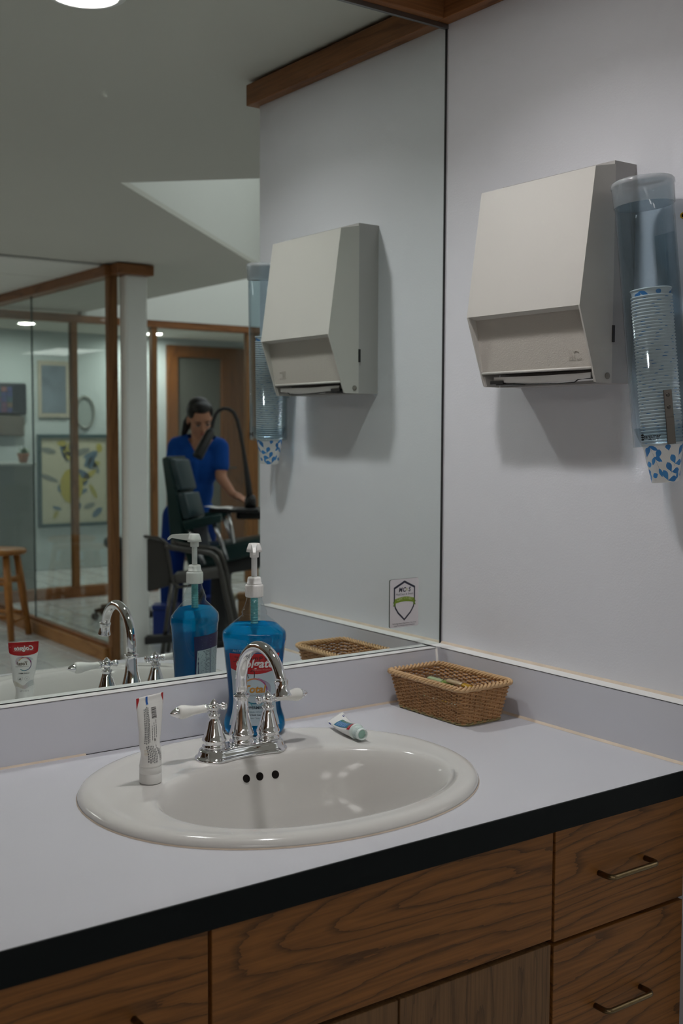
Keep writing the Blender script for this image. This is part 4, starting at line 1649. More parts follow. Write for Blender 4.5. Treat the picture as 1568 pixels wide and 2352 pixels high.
# steel plate with two screws on the front of the tube
pl = thing('lever_plate', None, None)
pl.parent = cd
wv = Q.to_3x3().inverted() @ (Vector((-1.55, -1.79, .5)) - BOTM)
av = atan2(wv.y, wv.x) + R(17)
pl.rotation_euler = (0, 0, av)
mb = MB()
mb.box((rt - .0005, -.0066, .042), (rt + .0016, .0066, .086), 0, None, .0006)
mb.box((rt + .0004, -.0066, .001), (rt + .0030, .0066, .0435), 0, None, .0006)
mb.obj('plate', CHROMED, pl)
for z in (.0780, .0590):
    mb = MB()
    mb.lathe([(.0032, 0), (.0032, .0006), (.0024, .0016), (.0001, .0019)], 14, 0, Matrix.Translation((rt + .0016, 0, z)) @ Matrix.Rotation(pi / 2, 4, 'Y'))
    mb.obj('screw', CHROMED, pl)
# maker's lettering low on the tube
al = av + R(-36)


def tubemap(u, v, h):
    a = al + u / rt
    return ((rt + .0002 + h) * cos(a), (rt + .0002 + h) * sin(a), v)


pr = Print(tubemap)
for k in range(3):
    pr.poly([(-.0165 + .0030 * cos(t), .0185 - .0036 * k + .0016 * sin(t)) for t in [2 * pi * q / 8 + pi / 8 for q in range(8)]], (.004, .004, .005), 1)
pr.text('sanjamar', .0000, .0155, .0078, (.004, .004, .005), 0, .0002, 1)
pr.line([(-.006, .0108), (-.001, .0108)], .0011, (.01, .01, .01), 1)
pr.line([(.001, .0108), (.010, .0108)], .0011, (.01, .01, .01), 1)
pr.obj('lettering', cd)
mb = MB()
mb.box((-.0478, -.020, .10), (-.0440, .020, .34), 0, None, .001)
mb.obj('wall_bracket', TUBEB, cd)

# the cups: rim, tapered wall, printed leaves
CR, CB, CH = .0325, .0214, .0640
rnd = random.Random(11)
mb = MB()
mb.lathe([(CB - .002, .004), (CB, .0), (CB + .0004, .0006), (CR - .0008, CH - .002)], 64, 0, None, False)
mb.lathe([(CR - .0013, CH - .002), (CB + .0001, .0040), (.0001, .0040)], 64, 0, None, False)
prim = [(CR - .0008 + .0013 * cos(a), CH - .0013 + .0015 * sin(a)) for a in [2 * pi * k / 8 for k in range(9)]]
mb.lathe(prim, 48, 0, None, False)
cup_me = mb.mesh('cup', CUPP)


def conemap(u, v, h):
    """u: arc length at the middle radius, v: height"""
    r = lerp(CB + .0004, CR - .0008, max(0, v - .0006) / (CH - .0026)) + .00006 + h
    a = u / .0275
    return (r * cos(a), r * sin(a), v)


pr = Print(conemap, .00006)
BLUES = [(.035, .22, .55), (.03, .20, .52), (.05, .26, .60)]


def leaf(u, v, ang, ln, w, round_=False):
    n = 8
    h = pr.step
    c, s_ = cos(ang), sin(ang)
    rows = []
    for j in (-1, -.5, 0, .5, 1):
        row = []
        for k in range(n + 1):
            t = k / n
            y = j * w / 2 * max(0, sin(pi * t ** (1.5 if round_ else .95))) ** (.8 if round_ else .9)
            x = t * ln
            row.append(conemap(u + x * c - y * s_, min(CH - .004, max(.0005, v + x * s_ + y * c)), h))
        rows.append(row)
    pr.mb.grid(rows, 0, True, False, rnd.choice(BLUES))


def sprig(u, v, ang, n, ln, w, sp, round_):
    x, y = u, v
    pts = [(x, y)]
    for k in range(n):
        for sd in (-1, 1):
            leaf(x, y, ang + sd * R(52 if round_ else 40), ln * (1 - .05 * k), w, round_)
        x += sp * cos(ang)
        y += sp * sin(ang)
        pts.append((x, y))
    leaf(x, y, ang, ln, w, round_)
    pr.line([(a, min(CH - .004, b)) for a, b in pts], .0004, (.20, .20, .24), 1)


per = 2 * pi * .0275
for k in range(3):
    u0 = per / 3 * k
    sprig(u0, .003, R(62), 3, .0185, .0098, .0145, True)
    sprig(u0 + per / 6 + .004, .060, R(-74), 2, .0150, .0062, .0190, False)
    leaf(u0 + per / 6 - .001, .010, R(20), .0125, .0085)
    leaf(u0 + per / 6 - .010, .004, R(80), .0130, .0062)
    leaf(u0 - .012, .033, R(105), .0135, .0058)
    leaf(u0 + .003, .050, R(100), .0110, .0080, True)
    leaf(u0 + per / 6 + .014, .038, R(75), .0160, .0085, True)
lme = pr.mb.mesh('leaf_print', INK)
NC = 47
ctop_ = TOP + Vector((.006, .004, 0))
for k in range(NC):
    d = -.0595 + .0052 * k
    if k == NC - 1:
        lbl = 'topmost blue-leaf paper cup of the stack inside the smoky tube'
        d += .006
    elif k == 0:
        lbl = 'blue-leaf paper cup hanging out below the smoky tube'
    else:
        lbl = 'blue-leaf paper cup nested inside the stack in the smoky tube'
    o = link('paper_cup', cup_me)
    tag(o, lbl, 'cup', 'paper cups in the wall tube')
    pos = BOTM + axis * (d + rnd.uniform(-.0001, .0001)) + Vector((.0015, .001, 0))
    o.location = pos
    o.rotation_euler = (Q @ Matrix.Rotation((rnd.uniform(0, 6.28) if k else av + R(-6)), 4, 'Z')).to_euler()
    lo = link('leaf_print', lme, o)

# yellow plug and grey hook at the edge of the frame
yp = thing('wall_plug', 'small yellow plastic plug with dark hole in the right wall', 'plug', (0, -.5860, .8850))
mb = MB()
M = Matrix.Rotation(-pi / 2, 4, 'Y')
mb.lathe([(.0030, .0004), (.0030, .0018), (.0046, .0022), (.0050, .0014), (.0050, .0004)], 20, 0, M, False)
mb.obj('flange', YEL, yp)
mb = MB()
mb.lathe([(.0031, .0004), (.0001, .0004)], 16, 0, M, False)
mb.obj('screw_hole', HOLE, yp)

# ================================================================ LAMPS
def downlight(x, y, lens, label, r=.066):
    t = thing('ceiling_downlight', label, 'ceiling light', (x, y, ZC))
    mb = MB()
    mb.lathe([(r, -.0020), (r + .003, -.0075), (r + .012, -.0060), (r + .018, -.0010), (r + .018, .0)], 40, 0, None, False)
    mb.obj('trim_ring', WHITEP, t)
    mb = MB()
    mb.lathe([(.0001, -.0042), (r * .6, -.0040), (r, -.0022)], 36, 0, None, False)
    tag(mb.obj('lens', lens, t), 'glowing white lens')
    return t


def can_light(x, y, lens, label, r=.066, depth=.040, rb=.035):
    t = thing('ceiling_downlight', label, 'ceiling light', (x, y, ZC))
    mb = MB()
    mb.lathe([(r, .0), (r + .002, -.0050), (r + .010, -.0045), (r + .018, -.0008), (r + .018, .0)], 40, 0, None, False)
    mb.obj('trim_ring', WHITEP, t)
    mb = MB()
    mb.lathe([(r, .0), (r - .002, depth * .7), (r - .012, depth + .006), (.0001, depth + .010)], 40, 0, None, False)
    mb.obj('reflector', pmat('white_reflector', (.86, .85, .83), .35), t)
    mb = MB()
    mb.lathe([(.0001, depth - .004), (rb * .7, depth - .003), (rb, depth)], 28, 0, None, False)
    tag(mb.obj('lamp', lens, t), 'glowing lamp face')
    return t


can_light(*DL[0][:2], LENS, 'bright round recessed ceiling downlight above the sink')
LBL = ['lit round downlight above the wooden door behind the woman', 'lit round downlight above the grey reception desk']
for (x, y, k), lb in zip(DL[1:], LBL):
    downlight(x, y, LENS2, lb)



def fill_panel(x, y, label, w=.58, d=1.18):  # unseen panel added as fill light for the room
    t = thing('fill_panel_light', label, 'ceiling light', (x, y, ZC))
    mb = MB()
    for lo, hi in (((-w / 2, -d / 2, -.012), (w / 2, -d / 2 + .02, 0)), ((-w / 2, d / 2 - .02, -.012), (w / 2, d / 2, 0)), ((-w / 2, -d / 2 + .02, -.012), (-w / 2 + .02, d / 2 - .02, 0)), ((w / 2 - .02, -d / 2 + .02, -.012), (w / 2, d / 2 - .02, 0))):
        mb.box(lo, hi)
    tag(mb.obj('frame', WHITEP, t), kind='stuff')
    mb = MB()
    mb.box((-w / 2 + .02, -d / 2 + .02, -.008), (w / 2 - .02, d / 2 - .02, -.002))
    mb.obj('diffuser', PANEL, t)
    return t


fill_panel(-2.30, -3.1, 'added unseen fill light panel near the panelled left wall, nearest the vanity')
fill_panel(-2.30, -4.8, 'added unseen fill light panel near the panelled left wall, second from the vanity')
fill_panel(-1.3, -5.3, 'added unseen fill light panel in the rear left of the room')
fill_panel(-.3, -6.1, 'added unseen fill light panel left of the wooden stools')
fill_panel(3.35, -2.2, 'added unseen fill light panel right of the skylight well')

# ================================================================ THE ROOM THE MIRROR SHOWS
A = R(35.68)
EX = Vector((cos(A), sin(A), 0))
# column with wooden header cap at the near end of the glass partition
CXY = (1.062, -3.775)
mb = MB()
mb.box((CXY[0], CXY[1] - .085, ZF), (CXY[0] + .126, CXY[1], 1.352), 0, None, .012)
struct('column', mb, COLW)
part = thing('glass_partition', 'wood-framed glass partition with curb running away behind the white column', 'partition', (0, 0, 0))
XP = 1.02
mb = MB()
mb.box((XP - .045, -6.22, 1.345), (XP + .045, -3.84, 1.402), 0, None, .003)
mb.obj('header_rail', TRIMW, part)
mb = MB()
mb.box((1.005, -3.90, 1.350), (CXY[0] + .150, CXY[1] + .03, 1.404), 0, None, .004)
mb.obj('header_cap', TRIMX, part)
mb = MB()
mb.box((XP - .022, -3.895, ZF), (XP + .030, -3.850, 1.346), 0, None, .003)
mb.obj('end_post', TRIMZ, part)
mb = MB()
mb.box((XP - .045, -6.20, ZF + .004), (XP + .045, -3.895, ZF + .075), 0, None, .004)
mb.obj('curb', wood('curb_wood', (.40, .20, .07), (.26, .11, .03), 'Y', .8, .4, .3), part)
mb = MB()
mb.box((XP - .020, -6.20, ZF + .075), (XP + .020, -3.895, ZF + .092), 0, None, .003)
mb.obj('glazing_bead', TRIMW, part)
mb = MB()
mb.box((XP - .003, -5.015, ZF + .092), (XP + .003, -3.895, 1.346))
mb.obj('pane', GLASS, part)
mb = MB()
mb.box((XP - .003, -6.20, ZF + .092), (XP + .003, -5.022, 1.346))
mb.obj('pane', GLASS, part)
mb = MB()
mb.box((XP - .004, -5.022, ZF + .092), (XP + .004, -5.015, 1.346))
mb.obj('pane_joint', pmat('glass_edge', (.03, .06, .055), .3), part)

# far partition across the room
YP = -6.26
fp = thing('screen_partition', 'long wood-framed glass screen across the back of the room', 'partition', (0, 0, 0))
mb = MB()
mb.box((XP - .045, YP - .04, 1.328), (X1, YP + .04, 1.386), 0, None, .003)
mb.obj('header_rail', TRIMX, fp)
mb = MB()
mb.box((XP + .05, YP - .04, ZF + .004), (2.45, YP + .04, ZF + .085), 0, None, .003)
mb.obj('curb', TRIMX, fp)
for x0, x1 in ((1.775, 1.822), (2.425, 2.470), (3.275, 3.380), (4.2, 4.25)):
    mb = MB()
    mb.box((x0, YP - .03, ZF + .004 if x0 > 2 else ZF + .085), (x1, YP + .03, 1.328), 0, None, .003)
    mb.obj('post', TRIMZ, fp)
for x0, x1 in ((XP + .05, 1.775), (1.822, 2.425), (2.470, 3.275), (3.38, 4.2)):
    mb = MB()
    mb.box((x0, YP - .003, ZF + .085 if x1 < 2.45 else ZF + .004), (x1, YP + .003, 1.328))
    mb.obj('pane', GLASS, fp)
# far wall fittings
YW = -8.0
door = thing('panel_door', 'brown wooden door with a grey glass panel behind the woman', 'door', (0, YW, 0))
mb = MB()
mb.box((3.44, .001, ZF + .004), (3.545, .05, 1.345), 0, None, .003)
mb.obj('stile', DOORW, door)
mb = MB()
mb.box((4.02, .001, ZF + .004), (4.27, .05, 1.345), 0, None, .003)
mb.obj('stile', DOORW, door)
mb = MB()
mb.box((3.545, .001, 1.235), (4.02, .05, 1.345), 0, None, .003)
mb.obj('top_rail', DOORW, door)
mb = MB()
mb.box((3.545, .001, ZF + .004), (4.02, .05, ZF + .2), 0, None, .003)
mb.obj('bottom_rail', DOORW, door)
mb = MB()
mb.box((3.545, .012, ZF + .2), (4.02, .022, 1.235))
mb.obj('glass_panel', pmat('grey_glass', (.09, .095, .085), .25), door)
mb = MB()
mb.tube([(4.08, .052, .18), (4.08, .085, .18), (4.16, .085, .18)], .009, 8)
mb.obj('lever', STAINL, door)

desk = thing('reception_desk', 'grey-green desk block at the far left below the plant', 'desk', (0, 0, 0))
mb = MB()
mb.box((1.10, -7.25, ZF + .004), (1.685, -6.77, .262))
mb.obj('body', DESKG, desk)
mb = MB()
mb.box((1.08, -7.28, .262), (1.700, -6.75, .284), 0, None, .004)
mb.obj('desk_top', pmat('desk_top', (.48, .52, .50), .35), desk)
pp = thing('potted_plant', 'small green plant in a terracotta pot on the grey desk', 'plant', (1.645, -6.90, .2845))
mb = MB()
mb.lathe([(.0001, 0), (.030, 0), (.040, .055), (.045, .057), (.045, .072), (.038, .072), (.036, .060), (.0001, .060)], 20)
tag(mb.obj('pot', TERRA, pp), 'terracotta pot')
mb = MB()
rnd = random.Random(5)
for k in range(26):
    a, b = rnd.uniform(0, 6.28), rnd.uniform(.2, 1.25)
    L1 = rnd.uniform(.05, .085)
    d = Vector((cos(a) * cos(b), sin(a) * cos(b), sin(b)))
    sd = d.cross(Vector((0, 0, 1))).normalized() * .013
    c0 = Vector((0, 0, .062))
    up = Vector((0, 0, -.010))
    P = [c0, c0 + d * L1 * .5 + sd, c0 + d * L1 + up, c0 + d * L1 * .5 - sd, c0 + d * L1 * .55 + Vector((0, 0, .006))]
    mb.add(P, [(0, 1, 4), (1, 2, 4), (2, 3, 4), (3, 0, 4)])
tag(mb.obj('leaves', LEAFG, pp, fix=False), kind='stuff')

bd = thing('notice_board', 'dark wall-mounted display box with colourful panel above the grey desk', 'notice board', (1.83, YW + .001, .72))
mb = MB()
mb.box((-.20, 0, -.05), (.235, .075, .225), 0, None, .02)
mb.obj('case', pmat('dark_case', (.015, .02, .03), .4), bd)
mb = MB()
mb.box((-.20, 0, -.235), (.215, .060, -.06), 0, None, .01)
mb.obj('lower_tray', pmat('tray_brown', (.11, .10, .085), .5), bd)
pr = Print(lambda u, v, h: (-u, .0755 + h, v), .001)
rnd = random.Random(8)
for i in range(6):
    for j in range(5):
        c = rnd.choice([(.12, .05, .10), (.05, .06, .16), (.16, .12, .08), (.04, .09, .12), (.20, .10, .10)])
        u, v = -.10 + .05 * i, -.03 + .045 * j
        pr.quadgrid(u, u + .042, v, v + .038, c, 1, 1)
pr.obj('panel_print', bd)

pic = thing('framed_picture', 'large teal-framed abstract picture with yellow and blue shapes on the far wall', 'picture', (2.515, YW + .001, .087))
W2, H2 = .345, .415
for lo, hi in (((-W2, 0, H2 - .032), (W2, .03, H2)), ((-W2, 0, -H2), (W2, .03, -H2 + .032)), ((-W2, 0, -H2 + .032), (-W2 + .032, .03, H2 - .032)), ((W2 - .032, 0, -H2 + .032), (W2, .03, H2 - .032))):
    mb = MB()
    mb.box(lo, hi)
    mb.obj('frame_bar', TEAL, pic)
mb = MB()
mb.box((-W2 + .032, .004, -H2 + .032), (W2 - .032, .012, H2 - .032))
mb.obj('canvas', pmat('cream_canvas', (.50, .48, .36), .7, noise=.08, nscale=6), pic)
pr = Print(lambda u, v, h: (-u, .0125 + h, v), .0008)
rnd = random.Random(21)
for k in range(34):
    u, v = rnd.uniform(-.27, .27), rnd.uniform(-.34, .34)
    c = rnd.choice([(.05, .11, .17), (.09, .16, .22), (.36, .33, .08), (.42, .36, .07), (.13, .15, .15), (.20, .22, .20)])
    a = rnd.uniform(0, 3.14)
    L1, w = rnd.uniform(.04, .10), rnd.uniform(.015, .035)
    pr.poly([(max(-.31, min(.31, u + L1 * cos(t) * cos(a) - w * sin(t) * sin(a))), max(-.38, min(.38, v + L1 * cos(t) * sin(a) + w * sin(t) * cos(a)))) for t in [2 * pi * q / 10 for q in range(10)]], c, 1 + k % 3)
pr.poly([(.03 + .11 * cos(t), .0 + .16 * sin(t) - .05) for t in [2 * pi * q / 12 for q in range(12)]], (.40, .34, .05), 4)
pr.obj('painted_shapes', pic)

pic2 = thing('framed_picture', 'smaller beige-framed blue-grey picture higher on the far wall', 'picture', (2.335, YW + .001, .90))
mb = MB()
mb.box((-.15, 0, -.25), (.15, .022, .25), 0, None, .004)
mb.obj('frame', BEIGEF, pic2)
mb = MB()
mb.box((-.12, .022, -.21), (.105, .024, .21))
mb.obj('print_sheet', pmat('blue_grey_print', (.16, .20, .24), .6, noise=.5, nscale=9), pic2)
ov = thing('oval_wall_mirror', 'oval grey-framed mirror hanging right of the upright wood post', 'mirror', (2.62, YW + .001, .70))
mb = MB()
M = Matrix.Diagonal((.62, 1, 1, 1)) @ Matrix.Rotation(-pi / 2, 4, 'X')
mb.lathe([(.155, 0), (.155, .02), (.128, .024), (.128, .012)], 32, 0, M, False)
mb.obj('frame', pmat('pewter', (.22, .24, .22), .4), ov)
mb = MB()
mb.lathe([(.0001, .012), (.130, .012)], 32, 0, M, False)
mb.obj('glass', pmat('pale_glass', (.33, .38, .37), .2), ov)


def stool(loc, rz, label):
    t = thing('wooden_stool', label, 'stool', loc, rz, None)
    mb = MB()
    mb.lathe([(.0001, .505), (.150, .505), (.158, .512), (.158, .526), (.150, .534), (.0001, .534)], 32)
    mb.obj('seat', PINE, t)
    for k in range(4):
        a = pi / 4 + pi / 2 * k
        mb = MB()
        mb.tube([(.105 * cos(a), .105 * sin(a), .506), (.135 * cos(a), .135 * sin(a), .30), (.175 * cos(a), .175 * sin(a), .0)], [.019, .024, .019], 12)
        mb.obj('leg', PINE, t)
    for k in range(4):
        a, b = pi / 4 + pi / 2 * k, pi / 4 + pi / 2 * (k + 1)
        for z in ((.335, .14) if k % 2 == 0 else (.36, .11)):
            r_ = lerp(.175, .105, z / .506)
            mb = MB()
            mb.tube([(r_ * cos(a), r_ * sin(a), z), (r_ * cos(b), r_ * sin(b), z)], .012, 8)
            mb.obj('rung', PINE, t)
    return t


stool((.765, -4.925, ZF + .004), R(35.7 + 8), 'honey-coloured wooden stool in front of the glass partition')
stool((.60, -5.45, ZF + .004), R(10), 'second wooden stool further along the glass partition')

# ================================================================ PEOPLE AND FURNITURE BEHIND THE COLUMN
def baked(name, mb, mat, parent, voxel=.006, smooth=6, cut=None):
    """fuse overlapping solids into one continuous skin"""
    me = mb.mesh(name, mat)
    bm = bmesh.new()
    bm.from_mesh(me)
    bmesh.ops.remove_doubles(bm, verts=bm.verts[:], dist=1e-6)
    bmesh.ops.recalc_face_normals(bm, faces=bm.faces[:])
    bm.to_mesh(me)
    bm.free()
    o = bpy.data.objects.new(name, me)
    COL.objects.link(o)
    md = o.modifiers.new('remesh', 'REMESH')
    md.mode = 'VOXEL'
    md.voxel_size = voxel
    md.use_smooth_shade = True
    if smooth:
        ms = o.modifiers.new('smooth', 'SMOOTH')
        ms.factor = .5
        ms.iterations = smooth
    dg = bpy.context.evaluated_depsgraph_get()
    m2 = bpy.data.meshes.new_from_object(o.evaluated_get(dg))
    bpy.data.objects.remove(o)
    m2.name = name
    if cut:
        bm = bmesh.new()
        bm.from_mesh(m2)
        bmesh.ops.delete(bm, geom=[f for f in bm.faces if cut(f.calc_center_median())], context='FACES')
        bm.to_mesh(m2)
        bm.free()
    return link(name, m2, parent)


def limb(mb, pts, rad, seg=14):
    """chain of tapered rounded segments"""
    for (p, r), (q, s_) in zip(zip(pts, rad), list(zip(pts, rad))[1:]):
        p, q = Vector(p), Vector(q)
        d = (q - p)
        L1 = d.length
        M = Matrix.Translation(p) @ d.to_track_quat('Z', 'Y').to_matrix().to_4x4()
        prof = [(r * cos(a) + 1e-5, r * sin(a)) for a in [-pi / 2 + pi / 2 * k / 5 for k in range(6)]]
        prof += [(s_ * cos(a) + 1e-5, L1 + s_ * sin(a)) for a in [pi / 2 * k / 5 for k in range(6)]]
        mb.lathe(prof, seg, 0, M, True)


def ell(mb, c, r, M=None):
    T = Matrix.Translation(c) @ (M if M is not None else Matrix.Identity(4))
    mb.ball((0, 0, 0), r, 0, 18, 12, T)


# local frame of everything here: x to the right in the mirror view, y towards the mirror, z up
wo = thing('person', 'woman in blue scrubs with tied dark hair leaning over the exam chair', 'person', (1.890, -4.512, ZF + .004), A)
wo.scale = (.984, .984, .984)
PX = lambda px, py, y=0.0: (((px - 455) * .002648), y, 1.240 + (990.5 - py) * .002648)
# head frame: looks to the lower right
fw = Vector((.34, .80, -.50)).normalized()
rt_ = fw.cross(Vector((0, 0, 1))).normalized()
up_ = rt_.cross(fw).normalized()
tilt = Matrix.Rotation(R(-6), 3, fw)
rt_, up_ = tilt @ rt_, tilt @ up_
HC = Vector((.027, .150, 1.335))
HM = Matrix(((rt_.x, fw.x, up_.x, HC.x), (rt_.y, fw.y, up_.y, HC.y), (rt_.z, fw.z, up_.z, HC.z), (0, 0, 0, 1)))
body = MB()
body.ball((0, -.012, .030), (.072, .090, .086), 0, 20, 14, HM)          # cranium
body.ball((0, .030, -.030), (.058, .055, .078), 0, 18, 12, HM)          # face
body.ball((0, .048, -.083), (.030, .030, .026), 0, 12, 8, HM)           # chin
for sx in (-1, 1):
    body.ball((sx * .036, .040, -.030), (.024, .030, .028), 0, 12, 8, HM)   # cheeks
    body.ball((sx * .074, -.010, -.010), (.008, .018, .028), 0, 10, 8, HM)  # ears
    body.ball((sx * .030, .066, .022), (.022, .014, .008), 0, 10, 8, HM)    # brows
body.ball((0, .089, -.030), (.0125, .015, .013), 0, 10, 8, HM)          # nose tip
limb(body, [HM @ Vector((0, .078, .008)), HM @ Vector((0, .088, -.024))], [.008, .0095], 8)
body.ball((0, .078, -.058), (.022, .012, .0075), 0, 10, 8, HM)
neck0 = HM @ Vector((0, -.030, -.060))
limb(body, [neck0, (.018, .085, 1.215), (.014, .055, 1.165)], [.050, .052, .070])
SL, SR = Vector((-.140, .030, 1.165)), Vector((.142, .050, 1.160))
limb(body, [SL, (.010, .045, 1.170), SR], [.038, .056, .038])
ell(body, (-.005, .03, 1.05), (.118, .082, .140))
ell(body, (-.035, .02, .90), (.100, .080, .150))
ell(body, (-.060, .0, .75), (.130, .095, .110))
# right-hand arm of the picture reaches down to the tray
EL, WR, HN = Vector((.150, .100, .975)), Vector((.232, .190, .872)), Vector((.262, .215, .850))
limb(body, [SR, EL, WR], [.042, .036, .025])
EL2, WR2 = Vector((-.165, .060, .945)), Vector((-.080, .200, .830))
limb(body, [SL, EL2, WR2], [.042, .036, .025])


def hand(w, d, side):
    """palm, four fingers of different lengths and a thumb"""
    d = Vector(d).normalized()
    s_ = Vector((d.y, -d.x, 0)).normalized() * side
    n = Vector((0, 0, -1))
    palm = Vector(w) + d * .045
    limb(body, [Vector(w), palm + s_ * .004], [.024, .026])
    limb(body, [palm - s_ * .022, palm + s_ * .022], [.016, .016], 10)
    for k, (o_, ln) in enumerate(((-.027, .062), (-.009, .074), (.009, .078), (.026, .068))):
        b = palm + d * .022 + s_ * o_
        j = b + d * ln * .5 + n * .006
        limb(body, [b, j, j + d * ln * .42 + n * .022], [.0095, .0088, .0075], 8)
    b = Vector(w) + d * .018 + s_ * .024
    j = b + d * .030 + s_ * .026
    limb(body, [b, j, j + d * .030 + s_ * .004 + n * .010], [.012, .0105, .0085], 8)


hand(WR, (.85, .35, -.35), 1)
hand(WR2, (.75, .55, -.25), -1)
for sx in (-1, 1):
    hip = Vector((-.060 + sx * .080, 0, .74))
    knee = Vector((-.070 + sx * .095, .045, .415))
    ank = Vector((-.075 + sx * .100, -.015, .075))
    limb(body, [hip, knee, ank], [.080, .055, .038])
    limb(body, [ank, ank + Vector((sx * .01, .05, -.030)), ank + Vector((sx * .02, .13, -.048))], [.036, .036, .026])
body.m = [0] * len(body.m)
baked('body', body, SKIN, wo, .0065, 5)
# scrub top with short sleeves and V-neck
top = MB()
limb(top, [SL + Vector((.005, 0, .012)), (.010, .045, 1.185), SR + Vector((-.005, 0, .012))], [.050, .072, .050])
ell(top, (-.005, .03, 1.05), (.146, .108, .160))
ell(top, (-.030, .02, .90), (.126, .100, .170))
ell(top, (-.055, .0, .74), (.158, .120, .130))
limb(top, [SR, SR.lerp(EL, .62)], [.054, .054])
limb(top, [SL, SL.lerp(EL2, .62)], [.054, .054])
limb(top, [(-.012, .13, 1.06), (-.055, .10, .80)], [.030, .026])


def vcut(c):
    # V neckline on the chest, hem below
    if c.z < .655:
        return True
    ax = .026
    w = (c.z - 1.085) * .62
    if c.y > .045 and c.z > 1.085 and abs(c.x - ax + (1.2 - c.z) * .12) < w:
        return True
    if c.z > 1.185 and (Vector((c.x - .016, c.y - .06)).length < .075):
        return True
    for s_, e, f_ in ((SR, EL, .80), (SL, EL2, .80)):
        d = (e - s_)
        if (c - s_).dot(d.normalized()) > d.length * f_ and (c - s_).cross(d.normalized()).length < .075 and (c.x > .118 or c.x < -.125):
            return True
    return False


tag(baked('scrub_top', top, SCRUB, wo, .007, 6, vcut), 'royal blue short-sleeved V-neck scrub top')
pants = MB()
ell(pants, (-.060, .0, .72), (.162, .112, .120))
for sx in (-1, 1):
    hip = Vector((-.060 + sx * .080, 0, .72))
    knee = Vector((-.070 + sx * .098, .045, .415))
    ank = Vector((-.075 + sx * .104, -.015, .060))
    limb(pants, [hip, knee, ank], [.095, .078, .070])
tag(baked('scrub_pants', pants, SCRUBD, wo, .008, 5, lambda c: c.z < .055), 'dark blue scrub pants')
for sx in (-1, 1):
    sh = MB()
    ank = Vector((-.075 + sx * .100, -.015, .0))
    sh.ball((ank.x + sx * .010, ank.y + .045, .038), (.046, .120, .036), 0, 16, 10)
    sh.box((ank.x + sx * .010 - .046, ank.y - .070, .001), (ank.x + sx * .010 + .046, ank.y + .160, .016), 0, None, .008)
    baked('shoe', sh, SHOE, wo, .008, 2)
# hair: cap parted in front, tied at the nape, tail over the shoulder
hair = MB()
hair.ball((0, -.030, .044), (.080, .088, .088), 0, 22, 16, HM)
hair.ball((.0, .020, .092), (.058, .052, .034), 0, 14, 10, HM)
for sx in (-1, 1):
    hair.ball((sx * .058, .004, .058), (.024, .044, .044), 0, 12, 8, HM)
hair.ball((0, -.112, .004), (.032, .030, .030), 0, 12, 8, HM)
limb(hair, [HM @ Vector((-.01, -.110, -.01)), HM @ Vector((-.050, -.105, -.080)), HM @ Vector((-.078, -.085, -.150))], [.030, .032, .018])
baked('hair', hair, HAIR, wo, .006, 3)
for sx in (-1, 1):
    e = MB()
    e.ball((sx * .030, .0765, .000), (.013, .006, .0055), 0, 12, 8, HM)
    e2 = e.obj('eye', EYEW, wo)
    e = MB()
    e.ball((sx * .030, .0815, -.0015), (.0058, .0028, .0050), 0, 10, 8, HM)
    e.obj('iris', HAIR, e2)
    e = MB()
    e.ball((sx * .030, .0800, .0065), (.0150, .0050, .0028), 0, 10, 6, HM)
    e.obj('eyelashes', HAIR, e2)
    e = MB()
    limb(e, [HM @ Vector((sx * .014, .0830, .021)), HM @ Vector((sx * .030, .0815, .026)), HM @ Vector((sx * .048, .0700, .020))], [.0030, .0036, .0022], 6)
    e.obj('eyebrow', HAIR, wo)
e = MB()
e.ball((0, .0890, -.0545), (.0185, .0050, .0038), 0, 12, 6, HM)
e.ball((0, .0880, -.0610), (.0165, .0055, .0045), 0, 12, 6, HM)
e.obj('lips', LIPS, wo)

# ---------------------------------------------------------------- exam chair
ec = thing('exam_chair', 'dark green reclining exam chair in front of the woman in scrubs', 'exam chair', (1.604, -4.124, ZF + .004), A)
K = .002522
QX = lambda px: (px - 430) * K
QZ = lambda py: 1.240 + (990.3 - py) * K


def pad(name, poly, y0, y1, mat, parent, bev=.012):
    """upholstered pad: side profile (x, z) swept across the chair, edges rounded"""
    bm = bmesh.new()
    a = [bm.verts.new((x, y0, z)) for x, z in poly]
    b = [bm.verts.new((x, y1, z)) for x, z in poly]
    n = len(poly)
    bm.faces.new(a)
    bm.faces.new(b[::-1])
    for i in range(n):
        bm.faces.new((a[i], b[i], b[(i + 1) % n], a[(i + 1) % n]))
    bmesh.ops.recalc_face_normals(bm, faces=bm.faces[:])
    bmesh.ops.bevel(bm, geom=bm.edges[:], offset=bev, segments=3, profile=.5, affect='EDGES')
    mb = MB()
    mb.bm(bm, 0, True)
    return mb.obj(name, mat, parent)


ob_ = thing('back_section', None, None)
ob_.parent = ec
ob_.location = (QX(384), .10, QZ(1110))
ob_.rotation_euler = (0, 0, R(24))


def bx_(px, py):
    return (QX(px) - QX(384), QZ(py) - QZ(1110))


